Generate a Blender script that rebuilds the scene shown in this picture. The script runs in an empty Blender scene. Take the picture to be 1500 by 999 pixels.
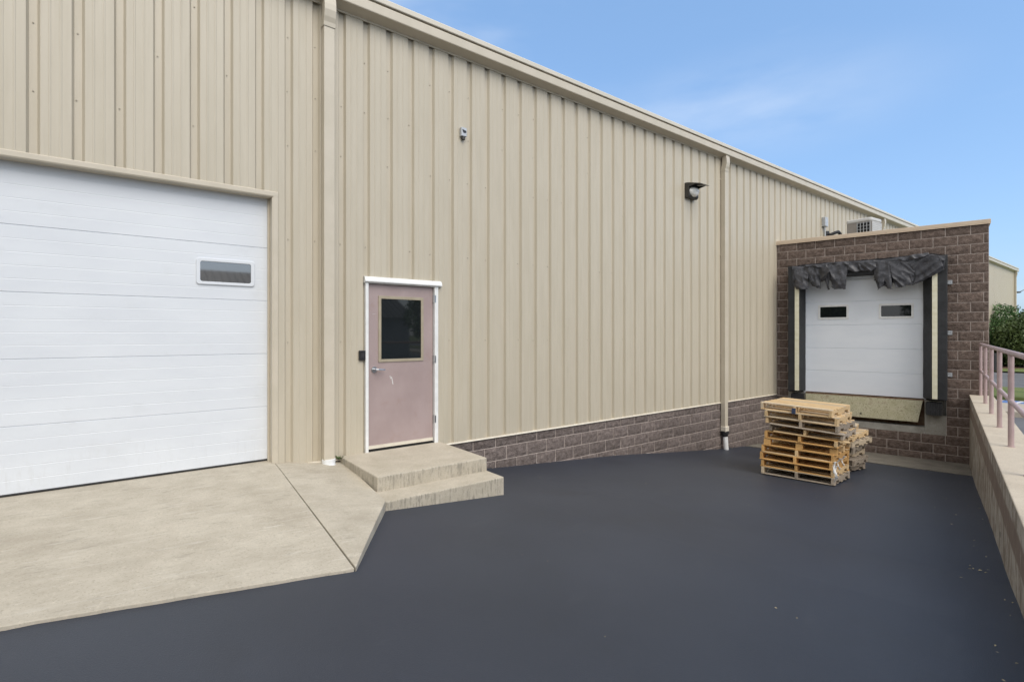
import bpy, math, random
from mathutils import Vector, Matrix, noise as mnoise
R = math.radians
rng = random.Random(7)
scene = bpy.context.scene
COL = scene.collection

# ------------------------------------------------------------------ frames
# main wall frame: X along the wall (to the right), Y into the building, Z up, origin at the left of the entry door
W0 = Vector((-1.829, 6.47, 0)); A1 = math.atan2(750, 969)
# dock frame: X along the dock wall (to the right), Y into the dock building, origin at its left corner
C0 = Vector((6.801, 13.147, 0)); A2 = math.atan2(-633, 750)
MAIN = Matrix.Translation(W0) @ Matrix.Rotation(A1, 4, 'Z')
DOCK = Matrix.Translation(C0) @ Matrix.Rotation(A2, 4, 'Z')
DOCKI = DOCK.inverted()
CAMZ, HOR, F = 1.45, 489.0, 750.0

PROF = [(-60, -1.32), (0, -1.32), (.9, -1.28), (1.6, -1.215), (2.6, -1.14), (4.5, -.94), (6.1, -.765), (8.7, -.565), (9.5, -.47), (9.94, -.42),
        (11.37, -.30), (12.5, -.205), (14, -.10), (16, -.05), (20, -.01), (600, 0)]
def zg(w):
    for (a, za), (b, zb) in zip(PROF, PROF[1:]):
        if w <= b:
            f = max(0, (w - a) / (b - a)); return za + (zb - za) * f
    return 0
def zr(w):
    if w >= 13: return zg(w)
    f = min(1, max(0, (w - 4) / 9)); f = f * f * (3 - 2 * f)
    return -.40 + f * (zg(13) + .40)
def dock_at(x, y, p):      # point of the plane p metres in front of the dock wall seen at photo pixel x, y -> dock X, Z
    u = (x - 750) / F
    ex, ey = math.cos(A2), math.sin(A2)
    ox, oy = C0.x + p * math.sin(A2), C0.y - p * math.cos(A2)
    t = (u * oy - ox) / (ex - u * ey)
    Y = oy + t * ey
    return t, CAMZ - (y - HOR) / F * Y

# ------------------------------------------------------------------ materials
def mat(name, c1, c2=None, rough=.6, scale=6, stretch=(1, 1, 1), bump=0, bscale=60, detail=4, metallic=0, spec=.5, contrast=(.35, .65),
        island=0, objrand=0, extra=None, bdist=.01):
    m = bpy.data.materials.new(name); m.use_nodes = True
    nt = m.node_tree; N = nt.nodes; L = nt.links
    b = N['Principled BSDF']
    b.inputs['Roughness'].default_value = rough; b.inputs['Metallic'].default_value = metallic
    b.inputs['Specular IOR Level'].default_value = spec
    c1 = (*c1, 1); c2 = (*(c2 or c1[:3]), 1)
    tc = N.new('ShaderNodeTexCoord'); mp = N.new('ShaderNodeMapping'); mp.inputs['Scale'].default_value = stretch
    L.new(tc.outputs['Object'], mp.inputs['Vector'])
    nz = N.new('ShaderNodeTexNoise'); nz.inputs['Scale'].default_value = scale; nz.inputs['Detail'].default_value = detail
    nz.inputs['Roughness'].default_value = .6
    L.new(mp.outputs[0], nz.inputs['Vector'])
    rp = N.new('ShaderNodeValToRGB'); rp.color_ramp.elements[0].position, rp.color_ramp.elements[1].position = contrast
    rp.color_ramp.elements[0].color = c1; rp.color_ramp.elements[1].color = c2
    L.new(nz.outputs['Fac'], rp.inputs[0])
    col = rp.outputs[0]
    def vary(sock, amount, col):
        mr = N.new('ShaderNodeMapRange'); mr.inputs['To Min'].default_value = 1 - amount; mr.inputs['To Max'].default_value = 1 + amount
        L.new(sock, mr.inputs['Value'])
        h = N.new('ShaderNodeHueSaturation'); L.new(mr.outputs[0], h.inputs['Value']); L.new(col, h.inputs['Color'])
        return h.outputs[0]
    if island:
        g = N.new('ShaderNodeNewGeometry'); col = vary(g.outputs['Random Per Island'], island, col)
    if objrand:
        g = N.new('ShaderNodeObjectInfo'); col = vary(g.outputs['Random'], objrand, col)
    if extra: col = extra(nt, tc, col)
    L.new(col, b.inputs['Base Color'])
    if bump:
        bz = N.new('ShaderNodeTexNoise'); bz.inputs['Scale'].default_value = bscale; bz.inputs['Detail'].default_value = 5
        L.new(mp.outputs[0], bz.inputs['Vector'])
        bp = N.new('ShaderNodeBump'); bp.inputs['Strength'].default_value = bump; bp.inputs['Distance'].default_value = bdist
        L.new(bz.outputs['Fac'], bp.inputs['Height']); L.new(bp.outputs[0], b.inputs['Normal'])
    return m

def layer(color, scale, stretch, lo, hi, zlo=None, zhi=None, strength=1, detail=6, fade=.15):
    """stain of its own shape: noise mask, optionally kept to a band of local z"""
    def f(nt, tc, col):
        N = nt.nodes; L = nt.links
        mp = N.new('ShaderNodeMapping'); mp.inputs['Scale'].default_value = stretch; L.new(tc.outputs['Object'], mp.inputs['Vector'])
        nz = N.new('ShaderNodeTexNoise'); nz.inputs['Scale'].default_value = scale; nz.inputs['Detail'].default_value = detail
        nz.inputs['Roughness'].default_value = .65
        L.new(mp.outputs[0], nz.inputs['Vector'])
        mr = N.new('ShaderNodeMapRange'); mr.inputs['From Min'].default_value = lo; mr.inputs['From Max'].default_value = hi
        mr.inputs['To Max'].default_value = strength
        L.new(nz.outputs['Fac'], mr.inputs['Value']); fac = mr.outputs[0]
        if zlo is not None:
            sp = N.new('ShaderNodeSeparateXYZ'); L.new(tc.outputs['Object'], sp.inputs[0])
            for a, bb in ((zlo - fade, zlo), (zhi + fade, zhi)):
                q = N.new('ShaderNodeMapRange'); q.inputs['From Min'].default_value = a; q.inputs['From Max'].default_value = bb
                L.new(sp.outputs['Z'], q.inputs['Value'])
                mu = N.new('ShaderNodeMath'); mu.operation = 'MULTIPLY'; L.new(fac, mu.inputs[0]); L.new(q.outputs[0], mu.inputs[1]); fac = mu.outputs[0]
        mx = N.new('ShaderNodeMix'); mx.data_type = 'RGBA'; L.new(fac, mx.inputs['Factor']); L.new(col, mx.inputs['A'])
        mx.inputs['B'].default_value = (*color, 1)
        return mx.outputs['Result']
    return f
def chain(*fs):
    def f(nt, tc, col):
        for g in fs: col = g(nt, tc, col)
        return col
    return f

M = {}
M['siding'] = mat('beige_painted_steel', (.48, .428, .33), (.515, .461, .362), .42, 3, (3, 3, .35), .05, 3, spec=.45,
                  extra=layer((.40, .35, .27), 5, (6, 6, .35), .56, .8, strength=.35))
M['trim'] = mat('beige_trim_steel', (.52, .465, .365), (.56, .50, .40), .4, 4, (1, 1, 1), .03, 8)
M['screw'] = mat('beige_screw_head', (.40, .355, .275), (.34, .30, .235), .5, 20)
M['hem'] = mat('pale_flashing', (.70, .65, .54), (.62, .56, .46), .45, 8)
M['roof'] = mat('roof_steel', (.58, .54, .45), (.62, .57, .48), .45, 3)
M['white_door'] = mat('white_enamel_steel', (.64, .665, .695), (.68, .705, .73), .36, 2, (.6, .6, 2), 0, 5, spec=.45,
                      extra=chain(layer((.50, .51, .50), 3, (1, 1, 1.2), .58, .85, strength=.3), layer((.40, .38, .34), 12, (3, 3, .5), .52, .75, zlo=-.2, zhi=.18, strength=.2, fade=.25)))
M['dock_white'] = mat('white_dock_door_steel', (.75, .785, .83), (.79, .82, .86), .4, 2, (.6, .6, 2), .03, 5, extra=layer((.58, .59, .58), 5, (1.2, 1, 2.2), .62, .85, strength=.3))
M['white'] = mat('white_paint', (.80, .80, .78), (.72, .72, .70), .4, 10)
M['pvc'] = mat('white_pvc', (.82, .83, .83), (.70, .70, .68), .35, 9)
M['rubber'] = mat('black_rubber', (.012, .012, .013), (.03, .03, .032), .7, 20, bump=.3, bscale=80)
M['vinyl'] = mat('black_vinyl', (.012, .0125, .014), (.021, .022, .024), .55, 5, bump=.25, bscale=9, bdist=.03)
M['torn_vinyl'] = mat('torn_charcoal_vinyl', (.022, .022, .026), (.060, .060, .068), .42, 7, (1, 1, 1), .5, 22, bdist=.012, island=0,
                      extra=chain(layer((.15, .15, .165), 11, (1, 1, 1), .56, .72, strength=.6), layer((.22, .22, .235), 45, (1, 1, 1), .60, .72, strength=.6)))
M['yellow'] = mat('faded_yellow_vinyl', (.68, .64, .46), (.76, .73, .57), .55, 6, (1, 1, 2), .1, 20)
M['mauve'] = mat('mauve_paint', (.335, .258, .245), (.385, .302, .288), .42, 2.2, (1, 1, .8), .06, 25,
                 extra=layer((.30, .19, .16), 4, (1.2, 1, 1.2), .58, .8, strength=.5))
M['mauve_frame'] = mat('mauve_rail_paint', (.40, .29, .285), (.47, .36, .35), .45, 9, bump=.05, bscale=60,
                       extra=layer((.25, .14, .10), 18, (1, 1, 1), .66, .8, strength=.7))
M['tan'] = mat('tan_metal', (.33, .28, .20), (.38, .33, .24), .45, 8)
M['coping'] = mat('tan_coping_steel', (.56, .44, .32), (.61, .49, .36), .45, 5, (1, 1, 1), .03, 10)
M['steel'] = mat('brushed_steel', (.55, .55, .55), (.65, .65, .65), .28, 30, metallic=1)
M['galv'] = mat('galvanised_grey', (.42, .44, .46), (.52, .54, .56), .45, 12, metallic=.2)
M['black'] = mat('black_plastic', (.012, .012, .013), (.018, .018, .02), .4, 10)
M['dark'] = mat('dark_void', (.008, .008, .008), (.014, .013, .012), .9, 10)
M['glass'] = mat('dark_window_glass', (.010, .012, .013), (.012, .014, .015), .03, 3, spec=.6)
M['grey_pane'] = mat('grey_reflective_pane', (.028, .029, .031), (.036, .037, .039), .03, 3)
M['grey_pane'].node_tree.nodes['Principled BSDF'].inputs['IOR'].default_value = 2.7
M['mortar'] = mat('pink_grey_mortar', (.44, .37, .325), (.53, .455, .405), .85, 14, bump=.3, bscale=120)
M['block'] = mat('brown_split_face_block', (.108, .078, .063), (.195, .147, .122), .9, 16, (1, 1, 1), .9, 55, 6, spec=.25, island=.16, bdist=.02,
                 extra=chain(layer((.24, .19, .165), 70, (1, 1, 1), .62, .75, strength=.5), layer((.35, .33, .31), 2.5, (2.2, 2.2, .8), .66, .85, strength=.45)))
M['block_grey'] = mat('grey_brown_split_face_block', (.112, .090, .080), (.205, .168, .152), .9, 16, (1, 1, 1), .9, 55, 6, spec=.25, island=.16, bdist=.02,
                      extra=chain(layer((.26, .22, .20), 70, (1, 1, 1), .62, .75, strength=.5), layer((.42, .40, .39), 2.2, (3, 3, .8), .64, .85, strength=.5)))
def conc(name, c1, c2, ex=None, **k):
    return mat(name, c1, c2, .85, 3.2, k.get('stretch', (1, 1, 1)), .25, 140, 8, spec=.3, contrast=(.3, .7), bdist=.006,
               extra=chain(*( [layer((c1[0]*.72, c1[1]*.72, c1[2]*.7), 70, (1, 1, 1), .54, .66, strength=.6), layer((c2[0]*1.2, c2[1]*1.2, c2[2]*1.18), 34, (1, 1, 1), .56, .70, strength=.5)] + ([ex] if ex else []))))
M['apron'] = conc('weathered_concrete', (.40, .355, .28), (.52, .47, .38),
                  chain(layer((.60, .56, .48), 6, (.5, 5, 1), .58, .70, strength=.6), layer((.30, .26, .20), 1.1, (.8, 2.0, 1), .50, .74, strength=.5), layer((.27, .245, .20), 9, (.7, 2.2, 1), .58, .7, strength=.5),
                        layer((.15, .13, .11), 26, (1, 1, 1), .755, .79, strength=.8)))
M['step'] = conc('step_concrete', (.42, .37, .285), (.54, .48, .385))
M['riser'] = conc('stained_riser_concrete', (.38, .34, .265), (.49, .44, .355), chain(layer((.15, .14, .12), 7, (6, 6, .9), .50, .66, strength=.7), layer((.55,.50,.41), 9, (1,1,1), .55, .7, strength=.5)))
M['dock_conc'] = conc('dock_concrete', (.16, .145, .12), (.27, .25, .21), layer((.40, .38, .34), 6, (1, 1, 1), .6, .75, strength=.5))
M['pad_conc'] = conc('dirty_pad_concrete', (.13, .115, .095), (.215, .195, .16), layer((.33, .30, .26), 5, (1, 1, 1), .6, .75, strength=.6))
M['frame_conc'] = conc('grey_frame_concrete', (.25, .235, .20), (.40, .38, .34), chain(layer((.50, .48, .44), 5, (1, 1, 1.5), .55, .7, strength=.6), layer((.15, .125, .10), 4, (1.5, 1, .6), .55, .7, strength=.6)))
M['cap'] = conc('beige_wall_cap_concrete', (.47, .405, .315), (.56, .49, .39), layer((.36, .30, .235), 4, (1, 1, 1), .58, .75, strength=.5))
M['ret_face'] = conc('retaining_wall_face', (.36, .32, .27), (.47, .43, .37),
                     chain(layer((.19, .145, .11), 7, (1.1, 1.1, .45), .47, .56, strength=.8), layer((.17, .16, .13), 16, (1.5, 1.5, .8), .54, .64, strength=.6),
                           layer((.60, .57, .53), 12, (1.6, 1.6, .35), .56, .66, strength=.7),
                           layer((.19, .14, .11), 5, (2, 2, .6), .30, .44, zlo=-.22, zhi=-.03, strength=.9, fade=.035),
                           layer((.13, .11, .095), 6, (2, 2, 1), .55, .7, strength=.5)))
M['asphalt'] = mat('fresh_sealed_asphalt', (.028, .033, .045), (.038, .044, .059), .52, .55, (1, 1, 1), .5, 150, 6, spec=.42, contrast=(.3, .7), bdist=.004,
                   extra=chain(layer((.062, .068, .080), 210, (1, 1, 1), .58, .70, strength=.55), layer((.026, .029, .036), 1.3, (1, 1, 1), .55, .75, strength=.5),
                               layer((.058, .063, .075), 2.2, (2.5, .5, 1), .60, .80, strength=.45), layer((.09, .09, .085), 9, (1, 4, 1), .70, .80, strength=.5)))
M['old_asphalt'] = mat('worn_asphalt', (.10, .105, .115), (.15, .155, .165), .85, 1.2, (1, 1, 1), .3, 150)
M['walk'] = conc('walk_concrete', (.45, .40, .33), (.52, .47, .39))
M['grass'] = mat('lawn', (.085, .13, .03), (.17, .20, .06), .9, 2.5, (1, 1, 1), .6, 40, bdist=.05)
M['blue_paint'] = mat('blue_marking_paint', (.07, .16, .42), (.12, .22, .48), .7, 12)
M['wood_new'] = mat('fresh_pine', (.55, .38, .19), (.66, .48, .27), .7, 5, (1, 14, 14), .25, 30, objrand=.16)
M['wood_orange'] = mat('orange_pine', (.50, .275, .085), (.62, .37, .14), .7, 5, (1, 14, 14), .25, 30, objrand=.16)
M['wood_grey'] = mat('weathered_pine', (.25, .20, .15), (.38, .32, .25), .8, 5, (1, 14, 14), .3, 30, objrand=.2)
M['wood_pale'] = mat('pale_pine', (.47, .37, .25), (.58, .48, .34), .75, 5, (1, 14, 14), .25, 30, objrand=.15)
M['wrap'] = mat('white_plastic_film', (.75, .75, .74), (.6, .6, .58), .35, 20)
M['lip'] = mat('worn_green_steel_plate', (.44, .405, .255), (.55, .51, .355), .6, 5, (1, 1, 1), .6, 110, 6, bdist=.004,
               extra=chain(layer((.20, .165, .09), 42, (1, 1, 1), .53, .63, strength=.75), layer((.18, .09, .04), 5, (1, 1, 1), .56, .72, strength=.55)))
M['rust'] = mat('rusty_steel', (.13, .06, .03), (.24, .16, .10), .85, 12, bump=.3, bscale=60)
M['ac_panel'] = mat('grey_taupe_panel', (.26, .235, .21), (.29, .265, .24), .5, 6)
M['ac_light'] = mat('pale_grey_panel', (.52, .51, .49), (.58, .57, .55), .5, 6)
M['lamp_body'] = mat('bronze_housing', (.035, .032, .028), (.05, .046, .04), .5, 12)
M['lens'] = mat('prismatic_lens', (.80, .79, .74), (.90, .89, .85), .15, 60, bump=.6, bscale=50)
M['leaf'] = mat('dark_evergreen_leaf', (.045, .105, .032), (.11, .20, .06), .6, .9, island=.35)
M['leaf2'] = mat('green_leaf', (.05, .085, .022), (.10, .14, .04), .6, .9, island=.35)
M['bark'] = mat('bark', (.09, .06, .045), (.15, .11, .08), .9, 8, (4, 4, 1), .5, 20)
M['litter'] = mat('dry_leaf', (.38, .30, .15), (.60, .52, .33), .8, 30, island=.4)
M['blue'] = mat('blue_label', (.03, .045, .09), (.04, .055, .11), .5, 10)
M['grey_wall'] = mat('grey_steel_cladding', (.35, .35, .34), (.4, .4, .39), .5, 4)
M['dark_roof'] = mat('dark_seamed_roof', (.06, .065, .07), (.08, .085, .09), .5, 4)
M['mulch'] = mat('mulch', (.08, .05, .035), (.16, .09, .06), .95, 8, bump=.6, bscale=30)

# ------------------------------------------------------------------ mesh builder
class MB:
    def __init__(s): s.v = []; s.f = []; s.m = []
    def add(s, vs, fs, mi=0):
        o = len(s.v); s.v += [tuple(v) for v in vs]; s.f += [tuple(i + o for i in f) for f in fs]; s.m += [mi] * len(fs); return s
    def box(s, x0, x1, y0, y1, z0, z1, mi=0):
        return s.add([(x0, y0, z0), (x1, y0, z0), (x1, y1, z0), (x0, y1, z0), (x0, y0, z1), (x1, y0, z1), (x1, y1, z1), (x0, y1, z1)],
                     [(0, 3, 2, 1), (4, 5, 6, 7), (0, 1, 5, 4), (1, 2, 6, 5), (2, 3, 7, 6), (3, 0, 4, 7)], mi)
    def hexa(s, b, t, mi=0):    # 4 bottom, 4 top points (counter-clockwise from above)
        return s.add(list(b) + list(t), [(0, 3, 2, 1), (4, 5, 6, 7), (0, 1, 5, 4), (1, 2, 6, 5), (2, 3, 7, 6), (3, 0, 4, 7)], mi)
    def prism(s, poly, axis, a, b, mi=0):    # poly in the two other axes (x: (y,z); y: (x,z); z: (x,y))
        def P(p, q): return {'x': (q, p[0], p[1]), 'y': (p[0], q, p[1]), 'z': (p[0], p[1], q)}[axis]
        n = len(poly)
        return s.add([P(p, a) for p in poly] + [P(p, b) for p in poly],
                     [tuple(range(n - 1, -1, -1)), tuple(range(n, 2 * n))] + [(i, (i + 1) % n, n + (i + 1) % n, n + i) for i in range(n)], mi)
    def strip(s, poly, axis, a, b, mi=0):    # open extruded profile
        def P(p, q): return {'x': (q, p[0], p[1]), 'y': (p[0], q, p[1]), 'z': (p[0], p[1], q)}[axis]
        n = len(poly)
        return s.add([P(p, a) for p in poly] + [P(p, b) for p in poly], [(i, i + 1, n + i + 1, n + i) for i in range(n - 1)], mi)
    def tube(s, path, r, n=12, mi=0, caps=True, shape=None):
        path = [Vector(p) for p in path]; rs = r if isinstance(r, (list, tuple)) else [r] * len(path)
        vs = []; fs = []
        prev = None
        for i, p in enumerate(path):
            d = (path[min(i + 1, len(path) - 1)] - path[max(i - 1, 0)]).normalized()
            a = (Vector((1, 0, 0)) if abs(d.x) < .9 else Vector((0, 1, 0))) if prev is None else prev
            a = (a - d * a.dot(d)).normalized(); prev = a; b = d.cross(a)
            if shape:
                for (h, k) in shape: vs.append(p + a * h + b * k)
            else:
                for k in range(n):
                    t = 2 * math.pi * k / n; vs.append(p + (a * math.cos(t) + b * math.sin(t)) * rs[i])
        if shape: n = len(shape)
        for i in range(len(path) - 1):
            for k in range(n): fs.append((i * n + k, i * n + (k + 1) % n, (i + 1) * n + (k + 1) % n, (i + 1) * n + k))
        if caps: fs += [tuple(range(n - 1, -1, -1)), tuple((len(path) - 1) * n + k for k in range(n))]
        return s.add(vs, fs, mi)
    def ring(s, outer, inner, y0, y1, mi=0):   # frame between two closed (x,z) outlines, front face at y0
        n = len(outer)
        vs = [(p[0], y0, p[1]) for p in outer] + [(p[0], y0, p[1]) for p in inner] + [(p[0], y1, p[1]) for p in outer] + [(p[0], y1, p[1]) for p in inner]
        fs = []
        for i in range(n):
            j = (i + 1) % n
            fs += [(i, j, n + j, n + i), (2 * n + j, 2 * n + i, 3 * n + i, 3 * n + j), (i, 2 * n + i, 2 * n + j, j), (n + j, 3 * n + j, 3 * n + i, n + i)]
        return s.add(vs, fs, mi)
    def build(s, name, mats, parent=None, bevel=0, smooth=False, seg=2):
        me = bpy.data.meshes.new(name); me.from_pydata(s.v, [], s.f)
        for m in (mats if isinstance(mats, (list, tuple)) else [mats]): me.materials.append(m)
        me.polygons.foreach_set('material_index', s.m)
        if smooth: me.polygons.foreach_set('use_smooth', [True] * len(s.f))
        me.update()
        o = bpy.data.objects.new(name, me); COL.objects.link(o)
        if parent is not None: o.parent = parent
        if bevel:
            b = o.modifiers.new('bevel', 'BEVEL'); b.width = bevel; b.segments = seg; b.limit_method = 'ANGLE'; b.angle_limit = R(40)
        return o
def rrect(x0, x1, z0, z1, r, n=5):
    pts = []
    for cx, cz, a0 in ((x1 - r, z1 - r, 0), (x0 + r, z1 - r, 90), (x0 + r, z0 + r, 180), (x1 - r, z0 + r, 270)):
        for k in range(n + 1):
            a = R(a0 + 90 * k / n); pts.append((cx + r * math.cos(a), cz + r * math.sin(a)))
    return pts
def tag(o, label=None, cat=None, group=None, kind=None):
    if label: o['label'] = label
    if cat: o['category'] = cat
    if group: o['group'] = group
    if kind: o['kind'] = kind
    return o
def thing(name, label, cat, mw=None, loc=None, rot=(0, 0, 0), group=None):
    o = bpy.data.objects.new(name, None); COL.objects.link(o); o.empty_display_size = .2
    if mw is not None: o.matrix_world = mw
    if loc is not None: o.location = loc; o.rotation_euler = rot
    return tag(o, label, cat, group)
def main_at(s, o, z): return MAIN @ Matrix.Translation((s, -o, z))
def dock_pt(t, p, z): return DOCK @ Matrix.Translation((t, -p, z))
def subtract(iv, cut):
    out = []
    for a, b in iv:
        if cut[1] <= a or cut[0] >= b: out.append((a, b)); continue
        if cut[0] > a: out.append((a, cut[0]))
        if cut[1] < b: out.append((cut[1], b))
    return out

# ------------------------------------------------------------------ block walls (split-face units with recessed mortar)
def block_wall(mb, x0, x1, ztop, zbot, first, phase, holes=(), rough=.016, y=0, ret=None):
    RH, BL = .2032, .4064
    z1 = ztop; r = 0
    while z1 > zbot + .01:
        z0 = max(zbot, z1 - (first if r == 0 else RH))
        zc = (z0 + z1) / 2
        k = math.floor((x0 - phase) / BL) - 1
        xa = phase + k * BL + (BL / 2 if r % 2 else 0)
        while xa < x1:
            iv = [(max(xa, x0), min(xa + BL, x1))] if min(xa + BL, x1) > max(xa, x0) else []
            for h in holes:
                if h[2] < zc < h[3]: iv = subtract(iv, (h[0], h[1]))
            for a, b in iv:
                if b - a < .012: continue
                mb.add([(a, y + .0005, z0), (b, y + .0005, z0), (b, y + .0005, z1), (a, y + .0005, z1)], [(0, 1, 2, 3)], 1)
                g = .0060
                nx = max(2, int((b - a) / .045)); nz = 4
                seed = Vector((rng.random() * 50, rng.random() * 50, rng.random() * 50))
                vs = []
                for j in range(nz + 1):
                    for i in range(nx + 1):
                        px = a + g + (b - a - 2 * g) * i / nx; pz = z0 + g + (z1 - z0 - 2 * g) * j / nz
                        e = i in (0, nx) or j in (0, nz)
                        n = mnoise.noise(Vector((px * 9, pz * 11, 0)) + seed) + .6 * mnoise.noise(Vector((px * 26, pz * 26, 5)) + seed)
                        if e: py = y - .0035 - .003 * n
                        else:
                            py = y - .012 - rough * .8 * n
                            px += rng.uniform(-.012, .012); pz += rng.uniform(-.01, .01)
                        vs.append((px, py, pz))
                fs = []
                for j in range(nz):
                    for i in range(nx):
                        q = j * (nx + 1) + i; fs.append((q, q + 1, q + nx + 2, q + nx + 1))
                # sides back to the mortar
                rim = [i for i in range(nx + 1)] + [(j + 1) * (nx + 1) - 1 for j in range(1, nz + 1)] + [nz * (nx + 1) + i for i in range(nx - 1, -1, -1)] + [j * (nx + 1) for j in range(nz - 1, 0, -1)]
                m = len(vs)
                for q in rim: vs.append((vs[q][0], y + .02, vs[q][2]))
                for i in range(len(rim)):
                    j = (i + 1) % len(rim); fs.append((rim[j], rim[i], m + i, m + j))
                mb.add(vs, fs, 0)
            xa += BL
        z1 = z0; r += 1
    return mb

# ================================================================== SETTING: ground
def sheet(name, mats, ts, ws, zf, kind='structure', skirt=0):
    mb = MB(); n = len(ws)
    vs = [(t, -w, zf(t, w)) for t in ts for w in ws]
    fs = [(i * n + j + 1, i * n + j, (i + 1) * n + j, (i + 1) * n + j + 1) for i in range(len(ts) - 1) for j in range(n - 1)]
    # orient up: ts ascending, ws ascending (y descending)
    fs = [f[::-1] for f in fs]; fs = [f[::-1] for f in fs]
    mb.add(vs, fs)
    o = mb.build(name, mats); o.matrix_world = DOCK.copy(); o['kind'] = kind
    return o
def fr(a, b, n): return [a + (b - a) * i / n for i in range(n + 1)]
o = sheet('asphalt_yard', M['asphalt'], [-30, -20] + fr(-12, 3.85, 24), fr(1.45, 14, 50) + [15, 16, 18, 20, 25, 40], lambda t, w: zg(w) + .006 * mnoise.noise(Vector((t * .6, w * .6, 0))))
o['label'] = 'freshly sealed dark asphalt sloping down to the dock'
o = sheet('under_yard_ground', M['pad_conc'], [-30, 3.85], [-1, 1.6], lambda t, w: -1.36)
mb = MB()
for (a, b) in ((-.02, .78), (.80, 1.52)):
    n = 24
    for i in range(n):
        t0, t1 = -2.2 + 5.89 * i / n, -2.2 + 5.89 * (i + 1) / n
        j = lambda t: (.03 * mnoise.noise(Vector((t * 3, 4, 0))) if b > 1 else 0)
        mb.hexa([(t0, -b - j(t0), -1.5), (t1, -b - j(t1), -1.5), (t1, -a, -1.5), (t0, -a, -1.5)],
                [(t0, -b - j(t0), zg(b) + .012), (t1, -b - j(t1), zg(b) + .012), (t1, -a, zg(a) + .03), (t0, -a, zg(a) + .03)])
o = mb.build('concrete_pavement', M['pad_conc']); o.matrix_world = DOCK.copy(); tag(o, kind='structure')
sheet('parking_lot', M['old_asphalt'], [3.87, 8, 20, 60], fr(-1.5, 14, 16) + [15, 16, 18, 20, 25, 40], lambda t, w: zr(w) - .004)
mb = MB(); mb.box(4.0, 60, 1.5, 3.4, -.7, -.28); o = mb.build('concrete_path', M['walk'], bevel=.015); o.matrix_world = DOCK.copy(); tag(o, kind='structure')
sheet('parking_road', M['old_asphalt'], [4.0, 60], [-5.4, -3.4], lambda t, w: -.40)
mb = MB(); mb.add([(3.9, 3.55, -.395), (6.6, 3.55, -.395), (6.6, 5.3, -.395), (3.9, 5.3, -.395)], [(0, 1, 2, 3)], 0)
for k in range(7):
    x = 3.95 + .42 * k
    mb.add([(x, 3.6, -.391), (x + .10, 3.6, -.391), (x + .62, 5.25, -.391), (x + .52, 5.25, -.391)], [(0, 1, 2, 3)], 1)
o = mb.build('parking_marking', [M['blue_paint'], M['white']]); o.matrix_world = DOCK.copy(); tag(o, kind='structure')
mb = MB(); mb.box(4.0, 60, 5.4, 9.0, -.7, -.30); o = mb.build('grass_strip', M['grass']); o.matrix_world = DOCK.copy(); tag(o, kind='structure')
sheet('road', M['old_asphalt'], [4.0, 150], [-24, -9], lambda t, w: -.40)
sheet('lawn', M['grass'], [-600, -60, 4, 20, 60, 600], [-700, -200, -60, -30, -19.3], lambda t, w: -.33)
mb = MB()
for (a, b, c, d, z) in ((-600, -30, -19.3, 600, -.03), (-30, 600, 40, 600, -.02), (60, 600, -19.3, 40, -.42), (-30, 4.0, -19.3, -1, -.34)):
    mb.add([(a, -d, z), (b, -d, z), (b, -c, z), (a, -c, z)], [(0, 1, 2, 3)])
o = mb.build('ground', M['grass']); o.matrix_world = DOCK.copy(); tag(o, kind='structure')

# concrete apron in front of the roller door: two slabs with a joint between
def apron_slab(mb, corner, zf, nu, nv, edge_jit=()):
    P = [Vector(c) for c in corner]      # (s,o): back-left, back-right, front-right, front-left
    grid = []
    for j in range(nv + 1):
        for i in range(nu + 1):
            u, v = i / nu, j / nv
            p = (P[0] * (1 - u) + P[1] * u) * (1 - v) + (P[3] * (1 - u) + P[2] * u) * v
            if j == nv: p.y += .010 * mnoise.noise(Vector((p.x * 5, 1, 0))) + .006 * mnoise.noise(Vector((p.x * 22, 3, 0)))
            grid.append((p.x, -p.y, zf(p.x, p.y)))
    n = nu + 1
    fs = [(j * n + i, (j + 1) * n + i, (j + 1) * n + i + 1, j * n + i + 1) for j in range(nv) for i in range(nu)]
    rim = [i for i in range(n)] + [j * n + nu for j in range(1, nv + 1)] + [nv * n + i for i in range(nu - 1, -1, -1)] + [j * n for j in range(nv - 1, 0, -1)]
    m = len(grid)
    low = [(grid[q][0], grid[q][1], -.6) for q in rim]
    fs += [(rim[i], rim[(i + 1) % len(rim)], m + (i + 1) % len(rim), m + i) for i in range(len(rim))]
    mb.add(grid + low, fs)
def zL(s, o):
    k = min(1, max(0, (-1.17 - s) / 1.8)); return max(-.002 - max(0, o) / 2.7 * (.185 - .108 * k), zg(.978 * (10.91 - s) + .2096 * o) + .016)
def zR(s, o):
    f = min(1, max(0, (s + 1.1) / .8)); g = min(1, max(0, o / (2.75 - 1.28 * f)))
    return (-.004 - .118 * f) * (1 - g) + (-.182 - .03 * f) * g
mb = MB(); apron_slab(mb, [(-4.30, -.16), (-1.085, -.16), (-1.194, 2.730), (-5.0, 2.23)], zL, 60, 6)
apron_slab(mb, [(-1.080, -.16), (-.28, -.16), (-.405, 1.468), (-1.186, 2.738)], zR, 10, 10)
o = mb.build('concrete_apron_pavement', M['apron'], bevel=.005); o.matrix_world = MAIN.copy(); tag(o, kind='structure')

# ================================================================== WAREHOUSE
wh = thing('warehouse', 'long beige ribbed steel warehouse with roller door, mauve entry door and eave gutter', 'building', MAIN)
S0, S1 = -14.0, 43.2
EAVE = 5.42
OH = (-4.156, -1.106, 3.0)       # overhead door opening
DR = (-.008, .998, 2.12)         # entry door opening
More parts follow.
